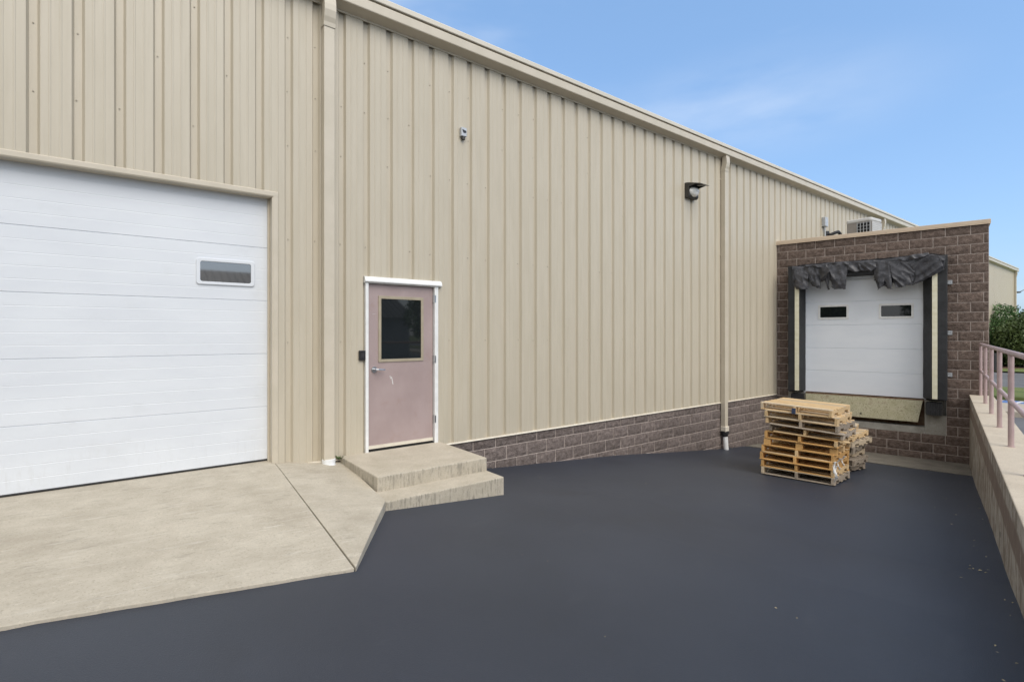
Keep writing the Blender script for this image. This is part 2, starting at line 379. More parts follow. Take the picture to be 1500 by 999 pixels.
# siding: reverse-rolled panel, narrow grooves 0.309 m apart
PITCH, PH = .309, -.266
prof = [(0, 0), (.052, 0), (.056, .003), (.066, .003), (.070, 0), (.128, 0), (.132, .003), (.142, .003), (.146, 0), (.211, 0), (.228, -.037), (.284, -.037), (.305, -.001)]
pts = []
k = math.floor((S0 - PH) / PITCH)
while PH + k * PITCH < S1:
    for a, b in prof:
        s = PH + k * PITCH + a
        if S0 <= s <= S1: pts.append((s, b))
    k += 1
def ins(pts, s):
    for i in range(len(pts) - 1):
        (a, oa), (b, ob) = pts[i], pts[i + 1]
        if a < s < b: pts.insert(i + 1, (s, oa + (ob - oa) * (s - a) / (b - a))); return
for s in (OH[0], OH[1], DR[0], DR[1]): ins(pts, s)
mb = MB()
for (a, oa), (b, ob) in zip(pts, pts[1:]):
    c = (a + b) / 2; zb = -.09
    if c < OH[0]: zb = -.04
    elif c < OH[1]: zb = OH[2]
    elif c < DR[0]: zb = -.05 - .035 * (c - OH[1])
    elif c < DR[1]: zb = DR[2]
    mb.add([(a, -oa, zb), (b, -ob, zb), (b, -ob, EAVE), (a, -oa, EAVE)], [(0, 1, 2, 3)])
k = math.floor((S0 - PH) / PITCH)
while PH + k * PITCH < 30:                         # screw heads down the grooves
    s = PH + k * PITCH + .250
    for z in (4.87, 4.25, 3.63, 2.55, 1.35):
        if rng.random() < .35: continue
        if s > S0 and not (OH[0] - .1 < s < OH[1] + .1 and z < OH[2] + .1) and not (DR[0] - .06 < s < DR[1] + .06 and z < DR[2] + .1):
            zz = z + rng.uniform(-.008, .008); ss = s + rng.uniform(-.008, .008)
            mb.prism([(ss + .0065 * math.cos(q * 1.047), zz + .0065 * math.sin(q * 1.047)) for q in range(6)], 'y', .0365, .029, 1)
    k += 1
mb.build('wall', [M['siding'], M['screw']], wh)
# other sides of the building
mb = MB(); D = 26.0
mb.box(S0 + .02, S0 + .06, .05, D, -.5, EAVE); mb.box(S1 - .06, S1 - .02, .05, D, -.5, EAVE); mb.box(S0 + .06, S1 - .06, D - .05, D, -.5, EAVE)
mb.prism([(.05, EAVE), (D - .05, EAVE), (D / 2, EAVE + 1.35)], 'x', S0 + .02, S0 + .06); mb.prism([(.05, EAVE), (D - .05, EAVE), (D / 2, EAVE + 1.35)], 'x', S1 - .06, S1 - .02)
mb.build('end_wall', M['siding'], wh)
# corner trim at the far end
mb = MB(); mb.box(S1 - .12, S1 + .012, -.012, .1, -.1, EAVE - .04); mb.build('corner_trim', M['trim'], wh)
# roof
mb = MB(); mb.strip([(-.06, 5.600), (-.150, 5.592), (-.156, 5.60), (-.156, 5.655), (-.146, 5.668), (D / 2, 6.95), (D + .12, 5.66), (D + .12, 5.58)], 'x', S0 - .15, S1 + .25)
mb.build('roof', M['roof'], wh)
# gutter
gp = [(-.0005, 5.378), (-.012, 5.378), (-.012, 5.398), (-.145, 5.436), (-.158, 5.432), (-.165, 5.442), (-.165, 5.548), (-.155, 5.56), (-.146, 5.556), (-.14, 5.535), (-.05, 5.53)]
mb = MB(); mb.strip(gp, 'x', S0, S1 + .2)
for e in (S0, S1 + .2): mb.add([(e, p[0], p[1]) for p in gp], [tuple(range(len(gp)))])
s = .02
while s < S1:
    mb.strip([(a - .0015 if a < -.05 else a, b - .0015 if b < 5.5 else b + .001) for a, b in gp[2:8]], 'x', s, s + .025); s += 6.1
mb.build('gutter', M['trim'], wh)
# foam closure gaps behind the gutter read dark because the grooves stay open at the top
# bottom flashing
mb = MB()
for a, b, z in ((-1.04, -.01, None), (1.0, 11.2, -.09)):
    if z is None:
        mb.hexa([(a, -.02, -.066), (b, -.02, -.10), (b, .03, -.10), (a, .03, -.066)], [(a, -.016, -.052), (b, -.016, -.086), (b, .03, -.086), (a, .03, -.052)])
    else:
        mb.prism([(.03, -.088), (-.010, -.088), (-.022, -.102), (-.020, -.108), (.03, -.104)], 'x', a, b)
mb.build('base_flashing', M['hem'], wh)
# block foundation under the siding
mb = MB(); block_wall(mb, .3, 10.95, -.095, -1.45, .16, 2.01, y=.012, rough=.014)
mb.box(-1.0, 1.2, .04, .3, -.7, -.06, 1); mb.box(1.0, 10.9, .034, .3, -1.5, -.1, 1)
mb.build('foundation', [M['block_grey'], M['mortar']], wh)
# downspouts
def downspout(s, zb, kind):
    a = .062
    sh = [(-a, -.05), (a, -.05), (a, .05), (-a, .05)]
    mb = MB()
    mb.prism([(s + p[0], -.062 + p[1]) for p in sh], 'z', zb, 5.16)
    # offset elbow at the gutter
    path = [(s, -.085, 5.425), (s, -.098, 5.33), (s, -.100, 5.27), (s, -.088, 5.20), (s, -.070, 5.145), (s, -.064, 5.09)]
    rect = [(-.069, -.056), (.069, -.056), (.069, .056), (-.069, .056)]
    vs = []; fs = []
    for i, p in enumerate(path):
        d = (Vector(path[min(i + 1, 5)]) - Vector(path[max(0, i - 1)])).normalized(); nrm = Vector((0, -d.z, d.y)) if d.z < 0 else Vector((0, d.z, -d.y))
        for (h, q) in rect: vs.append(Vector(p) + Vector((h, 0, 0)) - nrm * q * -1)
    for i in range(5):
        for q in range(4): fs.append((i * 4 + q, i * 4 + (q + 1) % 4, i * 4 + 4 + (q + 1) % 4, i * 4 + 4 + q))
    mb.add(vs, fs)
    for z in (4.9, 3.2, 1.0):
        if z > zb + .2 and kind != 'boot': mb.box(s - .085, s - .061, -.020, -.003, z, z + .03); mb.box(s + .061, s + .085, -.020, -.003, z, z + .03)
    o = mb.build('downspout', M['trim'], wh, bevel=.004)
    if kind == 'boot':
        b = MB(); b.prism([(s + .005 + .078 * math.cos(t * math.pi / 12) , -.068 + .07 * math.sin(t * math.pi / 12)) for t in range(24)], 'z', zb - .075, zb + .006)
        b.tube([(s + .012, -.085, zb - .07), (s + .014, -.10, zb - .115), (s + .016, -.105, zb - .20)], [.072, .066, .066], 20)
        b.build('drain_pipe', M['pvc'], o, smooth=False, bevel=.003)
    elif kind == 'pipe':
        b = MB(); b.box(s - .075, s + .075, -.135, -.006, zb - .10, zb + .02); b.build('adapter', M['hem'], o, bevel=.012)
        b = MB(); b.tube([(s, -.07, zb - .085), (s, -.07, zb - .13), (s, -.075, zb - .19), (s, -.08, zb - .215)], [.086, .084, .064, .058], 20); b.build('coupling', M['rubber'], o)
        b = MB(); b.tube([(s, -.08, zb - .20), (s - .008, -.12, -1.28)], .052, 20); b.build('drain_pipe', M['pvc'], o)
    return o
downspout(-.51, -.045, 'boot'); downspout(8.30, -.64, 'pipe'); downspout(18.5, 3.0, 'none'); downspout(42.9, -.1, 'none')

# ---- overhead door
od = MB(); s0, s1, zt = OH
rec = .125
zp = []; nsec = 5; zb0 = .016; sh_ = (zt + .03 - zb0) / nsec
for i in range(nsec):
    z = zb0 + i * sh_
    zp += [(rec + .007, z + .0015), (rec, z + .006)]
    for q in range(1, 5):
        zz = z + sh_ * q / 5; zp += [(rec, zz - .004), (rec + .0012, zz - .001), (rec + .0012, zz + .001), (rec, zz + .004)]
    zp += [(rec, z + sh_ - .005), (rec + .007, z + sh_ - .0005)]
od.strip(zp, 'x', s1 - .03, s0 + .03)
odo = od.build('roller_door', M['white_door'], wh)
mb = MB(); mb.prism([(rec + .001, .018), (rec - .002, .010), (rec + .004, .001), (rec + .03, .001), (rec + .03, .018)], 'x', s0 + .03, s1 - .03); mb.build('bottom_seal', M['rubber'], odo)
for cs in (-1.556, -3.705):
    fo = MB(); fo.ring(rrect(cs - .282, cs + .282, 1.980, 2.262, .03), rrect(cs - .245, cs + .245, 2.012, 2.228, .022), rec - .016, rec + .004)
    fo.build('window_frame', M['white_door'], odo, bevel=.005)
    pn = MB(); pn.prism(rrect(cs - .246, cs + .246, 2.011, 2.229, .022), 'y', rec - .004, rec + .006); pn.build('window_pane', M['grey_pane'], odo)
# opening trim
mb = MB()
mb.prism([(-.014, 3.052), (-.014, 3.006), (-.006, 2.992), (.13, 2.992), (.13, 3.0), (.0, 3.012), (.0, 3.06)], 'x', s0 - .05, s1 + .052)
for e, sg in ((s1, 1), (s0, -1)):
    xs = sorted((e, e + sg * .05)); mb.box(xs[0], xs[1], -.013, .0, -.045, 3.004)
    xs = sorted((e - sg * .012, e + sg * .004)); mb.box(xs[0], xs[1], -.010, .14, -.045, 2.99)
    xs = sorted((e - sg * .034, e - sg * .012)); mb.box(xs[0], xs[1], .10, .14, -.01, 2.99)
mb.build('door_trim', M['trim'], wh, bevel=.003)

# ---- entry door
ed = MB()
ed.box(.018, .945, .022, .066, -.018, 2.085)
# scratches and a paper scrap on the leaf
for (pth, wd) in (([(.335, .89), (.345, .86), (.352, .82), (.358, .79)], .004), ([(.315, .905), (.325, .865)], .003), ([(.075, 1.70), (.115, 1.705)], .006)):
    for (a, b) in zip(pth, pth[1:]):
        ed.add([(a[0] - wd, .0208, a[1]), (a[0] + wd, .0208, a[1]), (b[0] + wd, .0208, b[1]), (b[0] - wd, .0208, b[1])], [(0, 1, 2, 3)], 1)
edo = ed.build('entry_door', [M['mauve'], M['white']], wh)
fr_ = MB(); fr_.box(-.03, .010, -.022, .10, -.05, 2.118); fr_.box(.955, 1.010, -.022, .10, -.05, 2.118)
fr_.box(.010, .022, .06, .10, 0, 2.10); fr_.box(.94, .955, .06, .10, 0, 2.1)
fr_.build('door_frame', M['white'], edo, bevel=.003)
hd = MB(); hd.prism([(-.028, 2.112), (-.052, 2.106), (-.052, 2.122), (-.034, 2.165), (-.012, 2.175), (.02, 2.178), (.02, 2.09), (-.02, 2.09)], 'x', -.045, 1.055); hd.build('drip_cap', M['white'], edo, bevel=.002)
sl = MB(); sl.box(.012, .952, .004, .10, -.06, -.030); sl.box(.02, .943, .010, .0215, -.016, .026, 1); sl.build('door_sill', [M['dark'], M['hem']], edo)
wf = MB(); wf.ring(rrect(.155, .80, 1.085, 1.94, .004, 1), rrect(.193, .762, 1.122, 1.902, .004, 1), .010, .03); wf.build('window_frame', M['tan'], edo, bevel=.004)
wp = MB(); wp.box(.19, .765, .0185, .03, 1.12, 1.905); wp.build('window_pane', M['glass'], edo)
hn = MB(); hn.tube([(.098, .022, .995), (.098, .008, .995)], .038, 24); hn.tube([(.098, .01, .995), (.098, -.045, .995)], .013, 14)
hn.tube([(.098, -.040, .995), (.13, -.045, .995), (.20, -.043, .990), (.222, -.036, .988)], [.013, .012, .010, .009], 12); hn.build('handle', M['steel'], edo, smooth=False)
for z in (1.93, 1.10, .28):
    h = MB(); h.tube([(.949, .012, z - .055), (.949, .012, z + .055)], .008, 10); h.box(.949, .985, .0, .004, z - .05, z + .05); h.box(.953, .972, -.0245, -.02, z - .05, z + .05); h.build('hinge', M['steel'], edo)

# ================================================================== STEPS
st = thing('concrete_steps', 'two weathered concrete steps below the mauve entry door', 'steps', MAIN)
def slab(name, x0, x1, d, z0, z1, skew=0):
    mb = MB(); n = 20; zt = z1
    xs = fr(x0, x1, n)
    top = [(x, 0.0, zt) for x in xs] ; frn = [(x, -d - .004 * mnoise.noise(Vector((x * 7, 2, z1))), zt - .006) for x in xs]
    for i in range(n):
        mb.add([top[i], frn[i], frn[i + 1], top[i + 1]], [(0, 1, 2, 3)], 0)
        a, b = frn[i], frn[i + 1]
        mb.add([(a[0], a[1], z0), (b[0], b[1], z0), b, a], [(0, 1, 2, 3)], 1)
    mb.add([(x0, 0, z0), frn[0][:2] + (z0,), frn[0], top[0]], [(0, 1, 2, 3)], 1)
    mb.add([(x1, 0, z0), frn[-1][:2] + (z0,), frn[-1], top[-1]], [(3, 2, 1, 0)], 1)
    me = mb.build(name, [M['step'], M['riser']], st)
    w = me.modifiers.new('weld', 'WELD'); w.merge_threshold = .0005
    b = me.modifiers.new('bevel', 'BEVEL'); b.width = .014; b.segments = 3; b.limit_method = 'ANGLE'; b.angle_limit = R(40)
    return me
slab('step', -.345, 1.055, 1.13, -.9, -.046); slab('step', -.408, 1.06, 1.47, -.9, -.205)

# ================================================================== WALL FIXTURES
t = thing('wall_lamp', 'dark bronze wall pack lamp with clear lens and visor high on the beige siding', 'lamp', main_at(7.03, 0, 4.44))
mb = MB(); mb.prism([(0, -.16), (-.08, -.165), (-.11, -.125), (-.095, .07), (-.055, .145), (0, .15)], 'x', -.17, .17); mb.prism([(-.045, .146), (-.085, .13), (-.075, .04), (-.07, .05)], 'x', -.168, .168)
mb.build('housing', M['lamp_body'], t, bevel=.018)
mb = MB(); vs = []; fs = []; na, nb = 20, 10
for i in range(nb + 1):
    for k in range(na):
        a, b = 2 * math.pi * k / na, math.pi / 2 * i / nb
        vs.append((.150 * math.cos(a) * math.cos(b) ** .7, -.075 - .125 * math.sin(b) * (1 if math.sin(a) > -.2 else .9), -.035 + .105 * math.sin(a) * math.cos(b) ** .7))
for i in range(nb):
    for k in range(na): fs.append((i * na + k, i * na + (k + 1) % na, (i + 1) * na + (k + 1) % na, (i + 1) * na + k))
mb.add(vs, fs); mb.build('lens', M['lens'], t, smooth=True)
mb = MB(); mb.prism([(-.02, .155), (-.12, .135), (-.36, .070), (-.36, .062), (-.12, .125), (-.02, .14)], 'x', -.165, .165)
for e in (-.165, .161): mb.prism([(-.08, .13), (-.28, .082), (-.08, .05)], 'x', e, e + .004)
mb.build('visor', M['lamp_body'], t)
t = thing('junction_box', 'small grey electrical box alone on the siding right of the entry door', 'box', main_at(1.41, 0, 4.32))
mb = MB(); mb.box(-.045, .045, -.055, 0, -.06, .065); mb.build('box_body', M['galv'], t, bevel=.006)
mb = MB(); mb.prism([(-.03, .03), (.03, .02), (.032, -.005), (-.01, -.012)], 'y', -.062, -.055); mb.build('cover', M['black'], t)
mb = MB(); mb.tube([(0, -.028, -.058), (0, -.028, -.10)], .026, 14); mb.build('conduit_hub', M['lamp_body'], t)
t = thing('door_keypad', 'black rounded keypad on the siding left of the mauve door', 'keypad', main_at(-.075, 0, 1.18))
mb = MB(); mb.prism(rrect(-.04, .04, -.062, .062, .012), 'y', -.035, .002); mb.build('keypad_body', M['black'], t, bevel=.006)
mb = MB(); mb.prism(rrect(-.024, .024, -.03, .03, .006), 'y', -.038, -.034); mb.build('button', M['rubber'], t)
t = thing('disconnect_box', 'grey disconnect box with conduit on the siding above the dock roof', 'box', main_at(13.75, 0, 4.55))
mb = MB(); mb.box(-.10, .10, -.10, 0, 0, .27); mb.build('box_body', M['galv'], t, bevel=.01)
mb = MB(); mb.tube([(.0, -.04, .005), (.02, -.045, -.2), (.03, -.05, -.7)], .022, 10); mb.build('conduit', M['galv'], t)
t = thing('refrigerant_pipe', 'black insulated pipe bending out of the siding beside the rooftop condenser', 'pipe', main_at(14.25, 0, 4.36))
mb = MB(); mb.tube([(-.28, .02, 0), (-.25, -.10, -.02), (-.08, -.16, .05), (.12, -.17, .10), (.26, -.17, .06), (.31, -.17, -.06), (.31, -.17, -.35)], .045, 12); mb.tube([(-.28, .0, 0), (-.28, -.05, -.005)], .10, 14)
mb.build('pipe', M['rubber'], t, smooth=True)

# ================================================================== DOCK BUILDING
dk = thing('loading_dock', 'brown split face block loading dock building with torn black dock seal', 'building', DOCK)
holes = [(.62, 2.96, .0, 2.95), (.27, 3.32, -.75, .0)]
mb = MB(); block_wall(mb, .0, 3.99, 3.735, -1.42, .2032, .05, holes)
mb.build('wall', [M['block'], M['mortar']], dk)
# right return, rear and roof (pentagon between the dock front and the main wall)
def to_dock(s, o, z=0): return DOCKI @ (MAIN @ Vector((s, -o, z)))
e1 = to_dock(17.6, 2.65); e2 = to_dock(17.6, .0); c = to_dock(10.9, 0)
mb = MB()
def vwall(mb, a, b, z0, z1, th=.18, mi=0):
    d = (Vector((b[0], b[1], 0)) - Vector((a[0], a[1], 0))); n = Vector((-d.y, d.x, 0)).normalized() * th
    mb.hexa([(a[0], a[1], z0), (b[0], b[1], z0), (b[0] + n.x, b[1] + n.y, z0), (a[0] + n.x, a[1] + n.y, z0)], [(a[0], a[1], z1), (b[0], b[1], z1), (b[0] + n.x, b[1] + n.y, z1), (a[0] + n.x, a[1] + n.y, z1)], mi)
vwall(mb, (3.988, .02), (e1.x, e1.y), -1.4, 3.732); vwall(mb, (e1.x, e1.y), (e2.x, e2.y), -1.4, 3.732)
mb.build('side_wall', M['block'], dk)
mb = MB(); mb.add([(.02, .15, 3.5), (3.85, .15, 3.5), (e1.x - .1, e1.y, 3.5), (e2.x, e2.y - .1, 3.5)], [(0, 1, 2, 3)]); mb.box(.0, 3.99, .03, .16, 2.83, 3.73); mb.build('roof', M['dock_conc'], dk)
mb = MB(); mb.box(-.03, 4.02, -.035, .2, 3.738, 3.818)
mb.prism([(-.035, 3.735), (-.045, 3.72), (-.030, 3.722), (-.02, 3.735)], 'x', -.03, 4.02)
vw = MB(); vwall(mb, (4.02, .2), (e1.x + .03, e1.y), 3.738, 3.818, .22)
mb.build('coping', M['coping'], dk, bevel=.006)
# concrete frame round the leveller pit, pit walls
mb = MB()
mb.box(.27, .645, .0, .3, -.752, -.004); mb.box(2.955, 3.32, .0, .3, -.752, -.004); mb.box(.645, 2.955, .0, .3, -.752, -.60)
mb.build('pit_frame', M['frame_conc'], dk, bevel=.008)
mb = MB(); mb.box(.64, 2.96, .28, .30, -.62, 0.0); mb.box(.645, 2.955, .02, .28, -.035, -.005); mb.build('pit_back', M['rust'], dk)
# door jambs and door
mb = MB(); mb.box(.60, .635, .005, .14, .0, 2.8); mb.box(2.945, 2.98, .005, .14, .0, 2.8); mb.box(.635, 2.945, .005, .14, 2.74, 2.96); mb.build('door_frame', M['galv'], dk)
rec2 = .10; zp = []; js = [.012, .55, 1.10, 1.66, 2.22, 2.76]
for a, b in zip(js, js[1:]):
    zp += [(rec2 + .012, a + .002), (rec2, a + .009)]
    for q in range(1, 6):
        zz = a + (b - a) * q / 6; zp += [(rec2, zz - .004), (rec2 + .0008, zz - .001), (rec2 + .0008, zz + .001), (rec2, zz + .004)]
    zp += [(rec2, b - .009), (rec2 + .012, b - .002)]
dd = MB(); dd.strip(zp, 'x', 2.945, .636); ddo = dd.build('dock_door', M['dock_white'], dk)
for (xa, xb, ya, yb) in ((1201.6, 1240, 449.6, 465), (1290.8, 1335, 447.5, 463.5)):
    ta, _ = dock_at(xa, 455, -.1); tb, _ = dock_at(xb, 455, -.1); tm = (ta + tb) / 2; _, za = dock_at((xa + xb) / 2, ya, -.1); _, zb = dock_at((xa + xb) / 2, yb, -.1)
    f = MB(); f.ring(rrect(ta - .045, tb + .045, zb - .045, za + .045, .02), rrect(ta, tb, zb, za, .015), rec2 - .015, rec2 + .004); f.build('window_frame', M['white'], ddo, bevel=.004)
    f = MB(); f.prism(rrect(ta - .001, tb + .001, zb - .001, za + .001, .015), 'y', rec2 - .004, rec2 + .006); f.build('window_pane', M['glass'], ddo)
# seal pads
for (a, b, c_, sa, sb) in ((.312, .568, .655, .470, .562), (3.338, 3.082, 2.925, 3.174, 3.086)):
    mb = MB(); pl = [(a, -.012), (a, -.275), (a + (.01 if b > a else -.01), -.285), (b, -.285), (c_, -.012)]
    if a > b: pl = pl[::-1]
    nz = 40
    # puffed vinyl skin: rings up the height with a slight sag
    vs = []; fs = []
    for j in range(nz + 1):
        z = .045 + (3.12 - .045) * j / nz
        for (x, y) in pl: vs.append((x + .006 * mnoise.noise(Vector((x * 3, z * 4, 0))), y - (.008 * mnoise.noise(Vector((x * 4, z * 3, 2))) if y < -.1 else 0), z))
    n = len(pl)
    for j in range(nz):
        for i in range(n): fs.append((j * n + i, j * n + (i + 1) % n, (j + 1) * n + (i + 1) % n, (j + 1) * n + i))
    fs += [tuple(range(n - 1, -1, -1)), tuple(nz * n + i for i in range(n))]
    mb.add(vs, fs); pad = mb.build('seal_pad', M['vinyl'], dk, bevel=.008)
    mb = MB(); x0, x1 = sorted((sa, sb)); n = 30
    for i in range(n):
        z0, z1 = .06 + (3.0 - .06) * i / n, .06 + (3.0 - .06) * (i + 1) / n
        mb.box(x0, x1, -.300, -.290, z0, z1) if False else mb.add([(x0, -.298, z0), (x1, -.298, z0), (x1, -.298, z1), (x0, -.298, z1)], [(0, 1, 2, 3)])
    mb.box(x0, x1, -.2975, -.275, .06, 3.0); mb.build('stripe', M['yellow'], pad)
mb = MB(); mb.prism([(-.012, 2.80), (-.012, 3.13), (-.26, 3.12), (-.27, 2.96), (-.255, 2.86)], 'x', .57, 3.08); mb.build('head_pad', M['vinyl'], dk, bevel=.01)
# torn head curtain: outlines in photo pixels turned into dock coordinates 0.32 m in front of the wall
def zq(v): return 1140 + v[0] / 3.7, 350 + v[1] / 3.7
bot = [(75, 240), (82, 276), (120, 272), (150, 276), (166, 222), (182, 262), (205, 270), (226, 268), (232, 240), (262, 212), (268, 274), (276, 274), (272, 225), (288, 240), (292, 270), (330, 274), (366, 271),
       (370, 205), (380, 178), (430, 174), (462, 184), (500, 178), (519, 164), (523, 215), (530, 238), (541, 276), (574, 262), (590, 272), (616, 270), (622, 240), (636, 264), (660, 262), (672, 236), (705, 246), (742, 244), (800, 226), (860, 196), (884, 176), (898, 170), (906, 132)]
top = [(75, 150), (110, 150), (160, 140), (260, 132), (400, 122), (560, 110), (680, 96), (780, 84), (830, 82), (906, 92)]
B = [dock_at(*zq(p), .32) for p in bot]; T = [dock_at(*zq(p), .30) for p in top]
def lin(P, x):
    if x <= P[0][0]: return P[0][1]
    for (a, za), (b, zb) in zip(P, P[1:]):
        if x <= b and b > a: return za + (zb - za) * (x - a) / (b - a)
    return P[-1][1]
B2 = [B[0]]
for p in B[1:]: B2.append((max(p[0], B2[-1][0] + .002), p[1]))
def fold(t, z, seed=0):
    n1 = mnoise.noise(Vector((t * 2.6 + z * 1.2, z * 1.2, seed))); n2 = abs(mnoise.noise(Vector((t * 6 + z * 2.5, z * 2.4 - t, seed + 3)))); n3 = mnoise.noise(Vector((t * 17, z * 14, seed + 8)))
    n4 = abs(mnoise.noise(Vector((t * 10 - z * 5, z * 5 + t * 3, seed + 31)))); return .06 * n1 - .07 * n2 - .03 * n4 + .004 * n3
def curtain(x0, x1, n, rows, base, seed, botf, topf, hang=.06):
    mb = MB(); vs = []; fs = []
    for i in range(n + 1):
        t = x0 + (x1 - x0) * i / n; zt = topf(t) + .012 * mnoise.noise(Vector((t * 8, seed, 1))); zb = min(botf(t), zt - .03)
        for j in range(rows + 1):
            v = j / rows; z = zt + (zb - zt) * v
            p = base + fold(t, z, seed) * min(1, .25 + 1.6 * v) + hang * (v ** .5) * (1 - .6 * v)
            tt = t + .012 * mnoise.noise(Vector((t * 5, z * 6, seed + 20))) * v
            vs.append((tt, -max(.296 if (t < .6 or t > 3.05) else .27, p), z))
    r = rows + 1
    for i in range(n):
        for j in range(rows): fs.append((i * r + j, i * r + j + 1, (i + 1) * r + j + 1, (i + 1) * r + j))
    mb.add(vs, fs); return mb
tl, tr = B2[0][0], B2[-1][0]
mb = curtain(tl, tr, 260, 18, .30, 1.0, lambda t: lin(B2, t) + .035, lambda t: lin(T, t))
# top flap lying back over the head pad
n = 60; vs = []; fs = []
for i in range(n + 1):
    t = tl + .06 + (tr - tl - .06) * i / n
    for j in range(6):
        v = j / 5; vs.append((t, -.30 + .29 * v, lin(T, t) + .004 + .035 * abs(mnoise.noise(Vector((t * 4, v * 2, 9)))) * (1 - v) - .0 * v - .03 * v))
for i in range(n):
    for j in range(5): fs.append((i * 6 + j, i * 6 + j + 1, (i + 1) * 6 + j + 1, (i + 1) * 6 + j))
mb.add(vs, fs)
# loose torn flaps, each hanging on its own
def inside(P, x, y):
    c = False
    for (x0, y0), (x1, y1) in zip(P, P[1:] + P[:1]):
        if (y0 > y) != (y1 > y) and x < (x1 - x0) * (y - y0) / (y1 - y0) + x0: c = not c
    return c
def flap(x0, pts, base, tilt, swing, seed, cell=.011):
    P = [dock_at(x0 + a / 10, 350 + b / 10, .34) for a, b in pts]
    ta, tb = min(p[0] for p in P), max(p[0] for p in P); za, zb = min(p[1] for p in P), max(p[1] for p in P)
    nx, nz = int((tb - ta) / cell) + 1, int((zb - za) / cell) + 1
    idx = {}; vs = []; fs = []
    def vert(i, j):
        if (i, j) not in idx:
            t, z = ta + i * cell, za + j * cell; v = (zb - z) / (zb - za + .001); u = (t - ta) / (tb - ta)
            f = .05 * mnoise.noise(Vector((t * 3 + z, z * 2, seed))) - .075 * abs(mnoise.noise(Vector((t * 5 + z * 4 * swing, z * 1.5, seed + 5)))) + .012 * mnoise.noise(Vector((t * 13, z * 9, seed + 9)))
            idx[(i, j)] = len(vs)
            vs.append((t + .004 * mnoise.noise(Vector((t * 60, z * 60, seed))), -max(.292, base + tilt * (u - .5) + .05 * v * (1 - .4 * v) + f * (.35 + v)), z + .005 * mnoise.noise(Vector((t * 70, z * 50, seed + 2)))))
        return idx[(i, j)]
    for i in range(nx):
        for j in range(nz):
            if inside(P, ta + (i + .5) * cell, za + (j + .5) * cell): fs.append((vert(i, j), vert(i + 1, j), vert(i + 1, j + 1), vert(i, j + 1)))
    mb.add(vs, fs)
flap(1140, [(215, 430), (330, 470), (440, 520), (442, 610), (435, 735), (350, 742), (265, 740), (232, 680), (262, 600), (225, 520)], .345, .05, 1, 1)
flap(1140, [(480, 505), (600, 490), (622, 600), (618, 728), (560, 720), (535, 690), (500, 600), (450, 570)], .335, -.07, .5, 2)
flap(1140, [(590, 470), (640, 415), (740, 425), (765, 480), (700, 585), (640, 632), (610, 560)], .365, .06, -1, 3)
flap(1140, [(690, 560), (712, 590), (755, 742), (725, 747), (690, 620)], .33, 0, 1, 4)
flap(1140, [(725, 395), (880, 380), (1040, 378), (1010, 470), (1000, 560), (990, 738), (900, 735), (830, 742), (782, 705), (800, 640), (775, 530)], .355, -.05, .3, 5)
flap(1140, [(1000, 365), (1200, 345), (1420, 328), (1440, 425), (1350, 488), (1270, 448), (1190, 470), (1130, 492), (1020, 450)], .35, .03, 1.5, 6)
flap(1280, [(0, 335), (120, 330), (235, 345), (262, 450), (262, 600), (272, 738), (200, 733), (180, 640), (160, 600), (140, 690), (55, 748), (82, 660), (5, 605)], .365, .03, .4, 7)
flap(1280, [(225, 335), (400, 330), (545, 360), (605, 490), (560, 600), (660, 620), (570, 675), (470, 680), (410, 712), (330, 715), (280, 610), (258, 500)], .345, -.06, 1.2, 8)
flap(1280, [(535, 385), (700, 300), (830, 236), (960, 250), (1030, 455), (950, 500), (850, 550), (700, 625), (572, 675), (610, 560), (600, 490)], .37, .07, -1.4, 9)
flap(1280, [(360, 300), (600, 225), (800, 205), (820, 240), (640, 290), (400, 330)], .36, 0, 1, 10)
flap(1140, [(390, 380), (640, 370), (720, 350), (1040, 330), (1040, 385), (740, 400), (640, 425), (400, 405)], .34, 0, 1, 11)
cur = mb.build('head_curtain', M['torn_vinyl'], dk, smooth=True)
so = cur.modifiers.new('solid', 'SOLIDIFY'); so.thickness = .005
# leveller lip
tr_, zt_ = 2.915, -.012
mb = MB()
mb.hexa([(.66, -.055, -.495), (2.84, -.055, -.495), (2.84, -.035, -.495), (.66, -.035, -.495)], [(.655, -.018, -.012), (2.925, -.018, -.012), (2.925, .005, -.012), (.655, .005, -.012)])
lipo = mb.build('leveller_lip', M['lip'], dk, bevel=.004)
mb = MB(); mb.tube([(.66, -.012, -.006), (2.92, -.012, -.006)], .014, 10); mb.build('hinge', M['rust'], lipo)
mb = MB(); hx, hz = dock_at(1261, 605.5, .05); mb.tube([(hx, -.05, hz), (hx, -.058, hz)], .018, 14); mb.build('bolt_hole', M['dark'], lipo)
